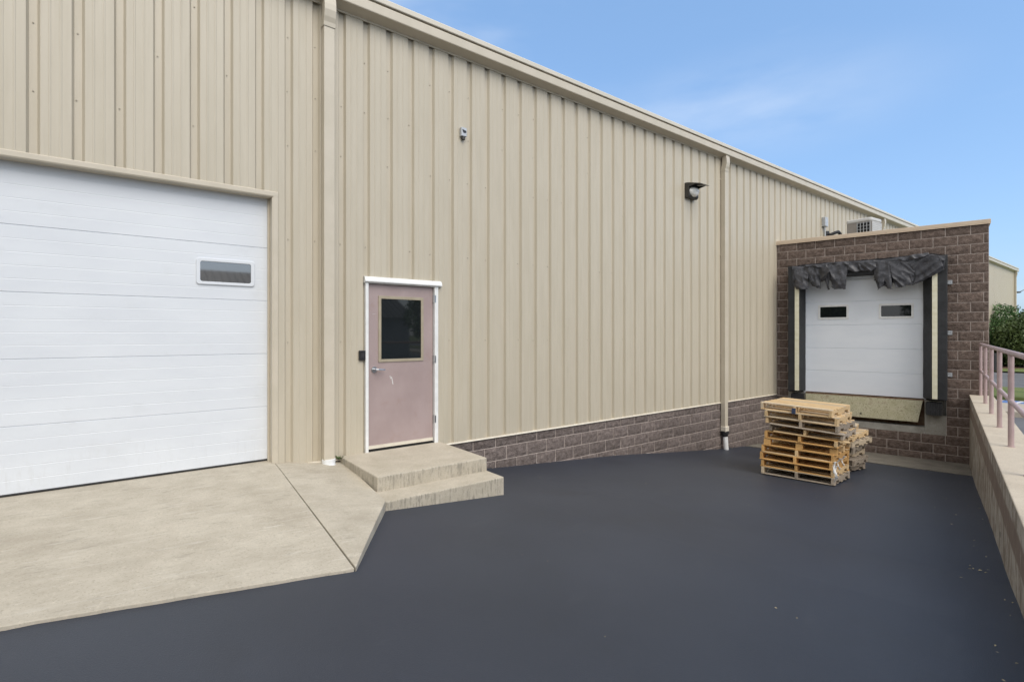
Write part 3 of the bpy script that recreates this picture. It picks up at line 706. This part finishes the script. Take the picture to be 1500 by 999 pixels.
# bumpers
for x0, x1 in ((.36, .655), (2.97, 3.265)):
    mb = MB(); n = 9
    for i in range(n): mb.box(x0 + .018 + (x1 - x0 - .036) * i / n, x0 + .018 + (x1 - x0 - .036) * (i + 1) / n - .003, -.20 - .006 * rng.random(), -.01, -.30, -.03 + .006 * rng.random())
    bm_ = mb.build('bumper', M['rubber'], dk)
    mb = MB(); mb.box(x0, x0 + .016, -.19, -.002, -.285, -.045); mb.box(x1 - .016, x1, -.19, -.002, -.285, -.045); mb.box(x1, x1 + .055, -.012, -.002, -.31, .02); mb.tube([(x0 - .005, -.12, -.165), (x1 + .01, -.12, -.165)], .012, 10); mb.build('bracket', M['lamp_body'], bm_)
for y in (413.5, 487.5, 549.0):
    t_, z_ = dock_at(1391, y, .05)
    mb = MB(); mb.box(t_ - .035, t_ + .045, -.022, -.014, z_ - .045, z_ + .045); mb.tube([(t_ - .02, -.02, z_ + .03), (t_ - .02, -.075, z_ + .03), (t_ + .03, -.075, z_ + .03), (t_ + .03, -.075, z_ - .03), (t_ - .02, -.075, z_ - .03), (t_ - .02, -.02, z_ - .03)], .007, 8)
    mb.build('hook_bracket', M['galv'], dk)

# ================================================================== RETAINING WALL + HANDRAIL
rw = thing('retaining_wall', 'stained concrete retaining wall beside the dock ramp carrying the mauve railing', 'wall', DOCK)
mb = MB(); n = 60
for i in range(n):
    y0, y1 = -12.9 * i / n, -12.9 * (i + 1) / n
    a = lambda y: 3.69 + .004 * mnoise.noise(Vector((y * 2, 0, 0)))
    mb.add([(a(y0), y0, -1.6), (a(y1), y1, -1.6), (a(y1), y1, .16), (a(y0), y0, .16)], [(0, 1, 2, 3)], 0)
    mb.add([(4.05, y0, -1.6), (4.05, y1, -1.6), (4.05, y1, .16), (4.05, y0, .16)], [(3, 2, 1, 0)], 0)
mb.add([(3.69, -12.9, -1.6), (4.05, -12.9, -1.6), (4.05, -12.9, .16), (3.69, -12.9, .16)], [(0, 1, 2, 3)], 0)
mb.build('wall_body', M['ret_face'], rw)
mb = MB(); xs = [3.686, 4.054]
mb.box(3.684, 4.056, -12.905, -.022, .157, .175); mb.build('wall_top', M['cap'], rw, bevel=.008)
# form joints and weep holes
mb = MB()
for w in (2.0, 4.9, 7.8): mb.add([(3.683, -w, -.45 + .0), (3.683, -w - .05, -.45), (3.683, -w - .05, -.40), (3.683, -w, -.40)], [(3, 2, 1, 0)])
mb.build('weep_hole', M['dark'], rw)
hr = thing('handrail', 'mauve painted pipe railing on top of the concrete retaining wall', 'railing', DOCK)
ws_ = [.09 + 1.572 * k for k in range(9)]
for w in ws_:
    mb = MB(); mb.tube([(3.86, -w, .174), (3.86, -w, 1.225)], .027, 14); mb.tube([(3.86, -w, .175), (3.86, -w, .182)], .036, 14); mb.build('post', M['mauve_frame'], hr, smooth=False)
mb = MB(); mb.tube([(3.86, -.06, 1.234), (3.86, -ws_[-1] - .02, 1.234)], .029, 14); mb.build('top_rail', M['mauve_frame'], hr)
mb = MB(); mb.tube([(3.86, -.06, .69), (3.86, -ws_[-1], .69)], .025, 14); mb.build('mid_rail', M['mauve_frame'], hr)

# ================================================================== CONDENSER ON THE DOCK ROOF
P = Vector((9.93, 14.45, 0))
ac = thing('condenser_unit', 'grey air conditioning condenser standing on the dock roof', 'condenser', None, loc=(P.x, P.y, 3.75), rot=(0, 0, R(-57)))
A = .315
mb = MB(); mb.prism(rrect(-A, A, -A, A, .05), 'z', .02, .80); mb.build('casing', M['ac_panel'], ac)
mb = MB(); mb.prism(rrect(-A - .012, A + .012, -A - .012, A + .012, .07), 'z', .80, .90); mb.build('top_cover', M['ac_light'], ac, bevel=.03, seg=3)
mb = MB(); mb.box(-.03, A - .03, -A - .006, -A + .002, .06, .78); mb.build('coil', M['dark'], ac)
mb = MB()
for x in fr(-.03, A - .03, 4): mb.box(x - .007, x + .007, -A - .018, -A - .004, .04, .79)
for z in fr(.06, .77, 8): mb.box(-.03, A - .03, -A - .014, -A - .005, z - .004, z + .004)
mb.build('guard', M['galv'], ac)
mb = MB(); mb.box(A + .002, A + .010, -A + .02, A - .02, .05, .79)
for z in fr(.08, .77, 14): mb.box(A + .009, A + .018, -A + .02, A - .02, z - .012, z + .012)
mb.build('louvre', M['ac_light'], ac)
mb = MB(); mb.box(-A, A, -A, A, -.25, .02); mb.build('stand', M['galv'], ac)

# ================================================================== PALLETS
WX, DY = 1.03, 1.20
def pallet_parts(blocks=False):
    parts = []
    bt = .016; sh = .085
    for x in (-WX / 2 + .022, 0, WX / 2 - .022):
        mb = MB()
        if not blocks:
            h = DY / 2
            poly = [(-h, bt), (-h + .16, bt), (-h + .17, bt + .036), (-h + .38, bt + .036), (-h + .39, bt), (h - .39, bt), (h - .38, bt + .036), (h - .17, bt + .036), (h - .16, bt), (h, bt), (h, bt + sh), (-h, bt + sh)]
            mb.prism(poly, 'x', x - .02, x + .02); parts.append(('stringer', mb))
        else:
            for y in (-DY / 2 + .05, 0, DY / 2 - .05):
                mb = MB(); xx = max(-WX / 2 + .05, min(WX / 2 - .05, x)); mb.prism(rrect(xx - .05, xx + .05, bt, bt + sh, .012, 3), 'y', y - .05, y + .05); parts.append(('block', mb))
    ys = [-DY / 2 + .07] + [-DY / 2 + .07 + (DY - .14) * k / 7 for k in range(1, 7)] + [DY / 2 - .07]
    for i, y in enumerate(ys):
        w = (.058 if i in (0, 7) else .040) + .004 * math.sin(i * 2.7)
        mb = MB(); mb.box(-WX / 2, WX / 2, y - w, y + w, bt + sh, bt + sh + bt); parts.append(('deck_board', mb))
    for y, w in ((-DY / 2 + .06, .06), (-.28, .045), (0, .045), (.28, .045), (DY / 2 - .06, .06)):
        mb = MB(); mb.box(-WX / 2, WX / 2, y - w, y + w, 0, bt); parts.append(('bottom_board', mb))
    return parts
def make_pallet(blocks=False):
    t = thing('wooden_pallet', 'pallet', 'pallet', loc=(0, 0, 0), group='wooden pallets stacked by the dock')
    for nm, mb in pallet_parts(blocks): mb.build(nm, M['wood_new'], t, bevel=.003, seg=1)
    return t
protoA, protoB = make_pallet(), make_pallet(True)
used = set()
def place_pallet(proto, loc, rot, label, m, jit=0., drop=(), bump=0):
    if proto.name not in used: used.add(proto.name); r = proto; kids = list(proto.children)
    else:
        r = proto.copy(); COL.objects.link(r); kids = []
        for ch in list(proto.children):
            c = ch.copy(); COL.objects.link(c); c.parent = r; kids.append(c)
            c.location = (0, 0, 0); c.rotation_euler = (0, 0, 0)
    r.location = loc; r.rotation_euler = rot; r['label'] = label
    n = 0
    nb = 0
    for c in kids:
        ms = m if isinstance(m, (list, tuple)) else [m]
        for slot in c.material_slots: slot.link = 'OBJECT'; slot.material = M[rng.choice(ms)]
        base = c.name.split('.')[0]
        if 'board' in base:
            c.location = (rng.uniform(-.008, .008), rng.uniform(-.006, .006), 0); c.rotation_euler = (0, 0, rng.uniform(-jit, jit))
            if base == 'bottom_board' and bump and nb < bump:      # a loose board that hangs off its stringers
                nb += 1; c.location = (.05, -.035, -.004); c.rotation_euler = (0, R(1.6), R(2.5))
            elif base == 'bottom_board' and bump: c.location.x += rng.uniform(-.04, .04)
    return r
SL = -.105
def stack(base, rz, items, lean=0):
    Mx = Matrix.Translation(base) @ Matrix.Rotation(rz, 4, 'Z') @ Matrix.Rotation(SL, 4, 'X')
    z = .004
    for i, (dx, dy, dr, proto, label, m, tilt) in enumerate(items):
        k = i / (len(items) - 1)
        q = Mx @ Matrix.Translation((dx, dy, z)) @ Matrix.Rotation(-SL * .75 * k + .0, 4, 'X') @ Matrix.Rotation(lean * k, 4, 'Y') @ Matrix.Rotation(R(dr), 4, 'Z') @ Matrix.Rotation(R(tilt), 4, 'Y')
        place_pallet(proto, q.to_translation(), q.to_euler(), label, m, .012, bump=1 if 'worn' in label or 'askew' in label else 0)
        z += .1172 + abs(SL) * .75 * .6 / (len(items) - 1) * .0 + .0012
WN, WO, WG, WP = 'wood_new', 'wood_orange', 'wood_grey', 'wood_pale'
cA = Vector((4.843, 8.44, 0)); wA = -(DOCKI @ cA).y
cA.z = zg(wA) + .012
stack(cA, R(-43), lean=.035, items=[
    (0, 0, 0, protoA, 'grey weathered pallet on the asphalt, bottom of the tall stack', [WG, WP], 0),
    (-.012, .01, .5, protoA, 'orange pallet lying directly on the grey bottom pallet of the tall stack', [WO, WN], 0),
    (-.02, -.005, -.6, protoA, 'orange pallet third from the asphalt in the tall stack', [WO], 0),
    (-.012, .01, .4, protoA, 'orange pallet just below the block pallet in the tall stack', [WO, WN], 0),
    (.01, .02, 1.5, protoB, 'pallet with square blocks in the middle of the tall stack', [WO, WN], 0),
    (.045, -.01, -1.2, protoA, 'golden pallet just above the block pallet in the tall stack', [WN, WO], 0),
    (.085, .02, 1.6, protoA, 'worn pallet fourth from the top of the tall stack', [WG, WN], 0),
    (.05, .0, -1.0, protoA, 'tan worn pallet third from the top of the tall stack', [WN, WG], 0),
    (.02, -.01, .8, protoA, 'pale pallet second from the top of the tall stack, with blue block', [WP, WN], 0),
    (-.03, .0, -1.6, protoA, 'topmost pallet of the tall stack with its light deck showing', [WN, WP], 0)])
blue_host = [o for o in bpy.data.objects if o.type == 'EMPTY' and 'with blue block' in str(o.get('label'))][0]
mb = MB(); mb.box(-.115, -.06, -DY / 2 - .006, -DY / 2 + .03, .104, .19); mb.build('blue_label', M['blue'], blue_host)
cB = Vector((6.02, 9.10, 0)); cB = cB + Vector((-.70, .71, 0)) * .515 + Vector((.72, .69, 0)) * .60; wB = -(DOCKI @ cB).y; cB.z = zg(wB) + .012
stack(cB, R(-46), [
    (-.03, -.10, -3, protoA, 'dark grey pallet on the asphalt, bottom of the shorter stack', [WG], 0),
    (.03, .0, 2, protoA, 'grey pallet second from the asphalt in the shorter stack', [WG], 0),
    (-.06, .03, -2, protoA, 'brown weathered pallet third from the asphalt in the shorter stack', [WG, WG, WP], 0),
    (.0, .0, 2.5, protoA, 'dull pallet in the middle of the shorter stack', [WG], 0),
    (.055, -.02, -3, protoA, 'pale grey pallet third from the top of the shorter stack', [WP, WG], 0),
    (.02, .02, 1, protoA, 'tan pallet second from the top of the shorter stack', [WP, WN, WG], 0),
    (-.10, .06, 7, protoA, 'tilted pallet lying askew on top of the shorter stack', [WN, WP], 5)])
# plastic film tatters caught on the stack's corner
Mx = Matrix.Translation(cA) @ Matrix.Rotation(R(-43), 4, 'Z') @ Matrix.Rotation(SL, 4, 'X')
pw = thing('plastic_wrap', 'torn white plastic film hanging at the corner of the tall pallet stack', 'plastic wrap', Mx)
for (x, y, z, h) in ((.52, -.605, .36, .30), (.535, -.59, .30, .22), (.53, -.40, .40, .18), (.54, -.15, .42, .16)):
    mb = MB(); n = 10; vs = []; ph = rng.random() * 9
    for i in range(n + 1):
        v = i / n; w = .016 * (1 - .5 * v) + .006 * math.sin(i * 2.3 + ph); c_ = Vector((x + .018 * math.sin(ph + v * 7), y - .012 * math.cos(ph + v * 5), z - h * v))
        vs += [c_ + Vector((-w, -.012 * math.sin(v * 9 + ph), 0)), c_ + Vector((w, .012 * math.sin(v * 8), .004))]
    mb.add(vs, [(2 * i, 2 * i + 1, 2 * i + 3, 2 * i + 2) for i in range(n)])
    o = mb.build('film_strip', M['wrap'], pw, smooth=True); sdf = o.modifiers.new('solid', 'SOLIDIFY'); sdf.thickness = .002

# ================================================================== PLANTS
def leaf_cloud(mb, blobs, n, size, seed, flat=.0):
    r = random.Random(seed)
    tot = sum(b[3] ** 2 for b in blobs)
    for (cx, cy, cz, rad, sq) in blobs:
        for _ in range(int(n * rad * rad / tot)):
            u = Vector((r.gauss(0, 1), r.gauss(0, 1), r.gauss(0, 1))).normalized()
            k = rad * (.55 + .5 * r.random() ** .6) * (1 + .22 * mnoise.noise(u * 2.3 + Vector((cx, cy, cz))))
            p = Vector((cx, cy, cz)) + Vector((u.x * k, u.y * k, u.z * k * sq))
            if p.z < .02: continue
            a = Vector((r.gauss(0, 1), r.gauss(0, 1), r.gauss(0, 1))); a = (a + u * .4).normalized(); b = a.cross(Vector((r.gauss(0, 1), r.gauss(0, 1), r.gauss(0, 1)))).normalized()
            s_ = size * r.uniform(.6, 1.3)
            mb.add([p - b * s_ * .4, p + a * s_ * .5 - b * s_ * .1, p + b * s_ * .4 + a * s_, p - a * s_ * .3 + b * s_ * .2], [(0, 1, 2, 3)])
def bush(name, label, loc, blobs, n, size, seed, m='leaf', trunk=.5):
    t = thing(name, label, 'bush' if 'bush' in name else 'tree', loc=loc)
    mb = MB(); leaf_cloud(mb, blobs, n, size, seed); mb.build('crown', M[m], t)
    mb = MB(); top = max(b[2] for b in blobs)
    mb.tube([(0, 0, -.1), (.03, .02, top * .35), (-.05, .05, top * .9)], [trunk * .3, trunk * .22, trunk * .08], 9)
    rr = random.Random(seed)
    for b in blobs: mb.tube([(0, 0, top * rr.uniform(.1, .4)), (b[0] * .5, b[1] * .5, b[2] * .7), (b[0], b[1], b[2])], [trunk * .12, trunk * .08, trunk * .03], 6)
    mb.build('trunk', M['bark'], t); return t
def at(x, Y, z): return ((x - 750) / F * Y, Y, z)
bush('evergreen_bush', 'large rounded dark evergreen bush in front of the far warehouse end', at(1464, 29, -.33),
     [(0, 0, 1.9, 1.45, 1.05), (-.9, .1, 1.6, 1.2, 1.05), (.75, -.1, 1.5, 1.1, 1.1), (.1, -.6, 1.1, 1.2, .9), (-1.5, .3, 1.2, 1.1, 1), (1.1, .2, .95, .9, .9)], 26000, .10, 3)
bush('evergreen_bush', 'lighter green bush at the right edge behind the railing', at(1528, 27, -.33),
     [(0, 0, 1.75, 1.4, 1.1), (-.95, .1, 1.45, 1.15, 1.1), (.9, 0, 1.9, 1.2, 1.2), (-.4, -.6, 1.0, 1.15, .9)], 20000, .10, 5, 'leaf2')
o = MB(); o.prism([(at(1440, 27, 0)[0] + 2.6 * math.cos(k * .314) * (1.5 if math.cos(k * .314) > 0 else 1), 28.3 + 2.1 * math.sin(k * .314)) for k in range(20)], 'z', -.34, -.315)
tag(o.build('mulch_bed', M['mulch']), kind='structure')
for k, (x, y, h) in enumerate(((-7, -9, 6.5), (-12, -5, 7), (-2, -13, 6), (24, -3, 6.0), (20, 2.5, 5.5))):
    bush('shade_tree', ['broad tree across the yard behind the viewer', 'tall tree at the far left of the yard', 'smaller tree behind the viewer near the grey warehouse', 'tree at the right beyond the parking lot', 'round tree nearest the parking lot kerb'][k], (x, y, -.05 if k < 3 else -.42),
         [(0, 0, h * .62, h * .30, 1), (h * .2, .3, h * .5, h * .24, 1), (-h * .2, -.2, h * .5, h * .25, 1), (.1, h * .2, h * .45, h * .24, 1), (0, -h * .2, h * .5, h * .24, 1), (0, 0, h * .3, h * .25, .9)], 4500, .26, 20 + k, 'leaf', .8)
# weed by the downspout
mb = MB(); r = random.Random(4)
for k in range(26):
    a = r.uniform(0, 6.28); l = r.uniform(.03, .085); p = Vector((r.uniform(-.03, .03), r.uniform(-.03, .02), 0)); d = Vector((math.cos(a) * .6, math.sin(a) * .6, .7)) * l; b = Vector((-d.y, d.x, 0)).normalized() * .009
    mb.add([p - b * .5, p + d * .5 - b, p + d, p + d * .5 + b], [(0, 1, 2, 3)])
o = mb.build('weed', M['leaf2']); o.matrix_world = main_at(-.365, .03, -.075); tag(o, 'small green weed in the gap between the downspout and the steps', 'weed')
# leaf litter
mb = MB(); r = random.Random(11)
def litter(t, w, s):
    z = zg(w) + .012; a = r.uniform(0, 6.28); d = Vector((math.cos(a), math.sin(a), 0)) * s; b = Vector((-d.y, d.x, 0)) * r.uniform(.2, .45); p = Vector((t, -w, z))
    mb.add([p - d, p - b + Vector((0, 0, s * .3)), p + d, p + b + Vector((0, 0, s * .15))], [(0, 1, 2, 3)])
for _ in range(46): litter(3.66 - abs(r.gauss(0, .22)), r.uniform(1.6, 12.0), r.uniform(.005, .014))
for _ in range(75): litter(r.uniform(-6, 3.6), r.uniform(2, 13.0), r.uniform(.004, .010))
for _ in range(6): litter(3.50 + r.gauss(0, .04), 8.5 + r.gauss(0, .06), r.uniform(.010, .024))
for _ in range(60):
    q = to_dock(r.uniform(1.3, 9.5), .03 + abs(r.gauss(0, .05))); litter(q.x, -q.y, r.uniform(.004, .012))
for _ in range(22): litter(3.55 + r.gauss(0, .12), .15 + r.random() * .25, r.uniform(.01, .03))
o = mb.build('leaf_litter', M['litter']); o.matrix_world = DOCK.copy(); tag(o, 'dry leaf crumbs scattered on the dark asphalt', 'litter', kind='stuff')

# ================================================================== FAR THINGS
t = thing('street_lamp', 'dark street lamp head on a pale pole beyond the bushes', 'street lamp', loc=at(1508, 46, -.33))
mb = MB(); mb.tube([(0, 0, 0), (0, 0, 5.8)], [.08, .05], 12); mb.tube([(0, 0, 5.75), (-.55, 0, 5.72)], .03, 8); mb.build('pole', M['ac_light'], t)
mb = MB(); mb.prism([(-1.55, 5.50), (-1.35, 5.43), (-1.0, 5.43), (-.85, 5.50), (-1.0, 5.57), (-1.35, 5.57)], 'y', -.16, .16); mb.tube([(-.9, 0, 5.52), (-.5, 0, 5.72)], .03, 8); mb.build('lamp_head', M['lamp_body'], t, bevel=.02)
t = thing('litter_bin', 'black bin standing on the lawn beside the evergreen bush', 'bin', loc=at(1456.5, 24.8, -.33))
mb = MB(); mb.prism(rrect(-.14, .14, -.14, .14, .03), 'z', 0, .78); mb.build('bin_body', M['black'], t, bevel=.015)
mb = MB(); mb.prism(rrect(-.155, .155, -.155, .155, .04), 'z', .78, .84); mb.build('lid', M['rubber'], t, bevel=.02)
# grey warehouse opposite (seen mirrored in the roller door's window)
Q = MAIN @ Matrix.Translation((1, -33, 0)) @ Matrix.Rotation(math.pi, 4, 'Z')
t = thing('grey_warehouse', 'low grey warehouse with a dark seamed roof across the yard', 'building', Q)
mb = MB(); mb.box(-16, 16, 0, 14, -.4, 2.9); mb.prism([(0, 2.9), (14, 2.9), (7, 6.3)], 'x', -15.9, 15.9); mb.build('wall', M['grey_wall'], t)
mb = MB(); mb.strip([(-.5, 2.75), (7, 6.45), (14.5, 2.75)], 'x', -16.3, 16.3)
for x in fr(-16, 16, 64): mb.hexa([(x - .02, -.5, 2.75), (x + .02, -.5, 2.75), (x + .02, 7, 6.45), (x - .02, 7, 6.45)], [(x - .02, -.5, 2.80), (x + .02, -.5, 2.80), (x + .02, 7, 6.5), (x - .02, 7, 6.5)])
mb.build('roof', M['dark_roof'], t)
mb = MB(); mb.box(-5.2, -4.9, 4, 4.3, 4.6, 6.6); mb.build('chimney', M['lamp_body'], t)

# ================================================================== CAMERA, SKY, SUN
cam = bpy.data.cameras.new('camera'); co = bpy.data.objects.new('camera', cam); COL.objects.link(co)
cam.sensor_width = 36; cam.lens = 36 * F / 1500; cam.shift_y = (HOR - 499.5) / 1500; cam.clip_end = 3000; cam.clip_start = .05
co.location = (0, 0, CAMZ); co.rotation_euler = (R(90), 0, 0); scene.camera = co
el, az = R(46), math.atan2(.55, -.835)
Ldir = Vector((math.sin(az) * math.cos(el), math.cos(az) * math.cos(el), math.sin(el)))
sun = bpy.data.lights.new('sun', 'SUN'); sun.energy = .80; sun.angle = R(45); sun.color = (1, .94, .86)
so_ = bpy.data.objects.new('sun', sun); COL.objects.link(so_); so_.rotation_euler = (-Ldir).to_track_quat('-Z', 'Y').to_euler()
w = bpy.data.worlds.new('World'); scene.world = w; w.use_nodes = True
N = w.node_tree.nodes; L = w.node_tree.links; bg = N['Background']
sky = N.new('ShaderNodeTexSky'); sky.sky_type = 'NISHITA'; sky.sun_disc = False; sky.sun_elevation = el; sky.sun_rotation = az
sky.air_density = 1.0; sky.dust_density = 1.6; sky.ozone_density = 2.5
# thin streaky cloud everywhere, plus unseen pale deck added behind camera to fill dock
def nd(t, **k):
    n = N.new(t)
    for a, b in k.items(): setattr(n, a, b)
    return n
tc = nd('ShaderNodeTexCoord'); mp = nd('ShaderNodeMapping'); mp.inputs['Scale'].default_value = (1, 1, 3.2); mp.inputs['Location'].default_value = (.35, .1, .2)
L.new(tc.outputs['Generated'], mp.inputs['Vector'])
nz = nd('ShaderNodeTexNoise'); nz.inputs['Scale'].default_value = 1.7; nz.inputs['Detail'].default_value = 5; nz.inputs['Roughness'].default_value = .5; L.new(mp.outputs[0], nz.inputs['Vector'])
mr = nd('ShaderNodeMapRange', interpolation_type='SMOOTHSTEP'); mr.inputs['From Min'].default_value = .40; mr.inputs['From Max'].default_value = .70; mr.inputs['To Max'].default_value = .42; L.new(nz.outputs['Fac'], mr.inputs['Value'])
vm = nd('ShaderNodeVectorMath', operation='DOT_PRODUCT'); L.new(tc.outputs['Generated'], vm.inputs[0]); vm.inputs[1].default_value = Vector((-.25, -.64, .72)).normalized()
ad = nd('ShaderNodeMath', operation='MULTIPLY_ADD'); L.new(nz.outputs['Fac'], ad.inputs[0]); ad.inputs[1].default_value = .5; L.new(vm.outputs['Value'], ad.inputs[2])
dk_ = nd('ShaderNodeMapRange', interpolation_type='SMOOTHSTEP'); dk_.inputs['From Min'].default_value = .45; dk_.inputs['From Max'].default_value = 1.0; dk_.inputs['To Max'].default_value = .85; L.new(ad.outputs[0], dk_.inputs['Value'])
wv = nd('ShaderNodeVectorMath', operation='MULTIPLY'); L.new(tc.outputs['Generated'], wv.inputs[0]); wv.inputs[1].default_value = (1, 1, 3.4)
wd = nd('ShaderNodeVectorMath', operation='DISTANCE'); L.new(wv.outputs[0], wd.inputs[0]); wd.inputs[1].default_value = (.36, .855, .37 * 3.4)
wm = nd('ShaderNodeMapRange', interpolation_type='SMOOTHSTEP'); wm.inputs['From Min'].default_value = .36; wm.inputs['From Max'].default_value = .0; wm.inputs['To Max'].default_value = .24; L.new(wd.outputs['Value'], wm.inputs['Value'])
wn = nd('ShaderNodeTexNoise'); wn.inputs['Scale'].default_value = 3.5; wn.inputs['Detail'].default_value = 6; L.new(wv.outputs[0], wn.inputs['Vector'])
wr = nd('ShaderNodeMapRange'); wr.inputs['From Min'].default_value = .38; wr.inputs['From Max'].default_value = .70; L.new(wn.outputs['Fac'], wr.inputs['Value'])
wx = nd('ShaderNodeMath', operation='MULTIPLY'); L.new(wm.outputs[0], wx.inputs[0]); L.new(wr.outputs[0], wx.inputs[1])
wa = nd('ShaderNodeMath', operation='MAXIMUM'); L.new(mr.outputs[0], wa.inputs[0]); L.new(wx.outputs[0], wa.inputs[1]); mr = wa
mxm = nd('ShaderNodeMath', operation='MAXIMUM'); L.new(mr.outputs[0], mxm.inputs[0]); L.new(dk_.outputs[0], mxm.inputs[1])
mx = nd('ShaderNodeMix', data_type='RGBA'); L.new(mxm.outputs[0], mx.inputs['Factor']); 
veil = nd('ShaderNodeMix', data_type='RGBA'); veil.inputs['Factor'].default_value = .5; L.new(sky.outputs[0], veil.inputs['A']); veil.inputs['B'].default_value = (1.25, 2.35, 4.1, 1)
L.new(veil.outputs['Result'], mx.inputs['A']); mx.inputs['B'].default_value = (5.3, 5.3, 5.3, 1)
L.new(mx.outputs['Result'], bg.inputs['Color']); bg.inputs['Strength'].default_value = .08
vs_ = scene.view_settings; scene.display_settings.display_device = 'sRGB'; vs_.view_transform = 'Standard'; vs_.look = 'None'; vs_.exposure = 1.55; vs_.gamma = 1; vs_.use_curve_mapping = False
scene.cycles.use_denoising = True
scene.cycles.max_bounces = 6
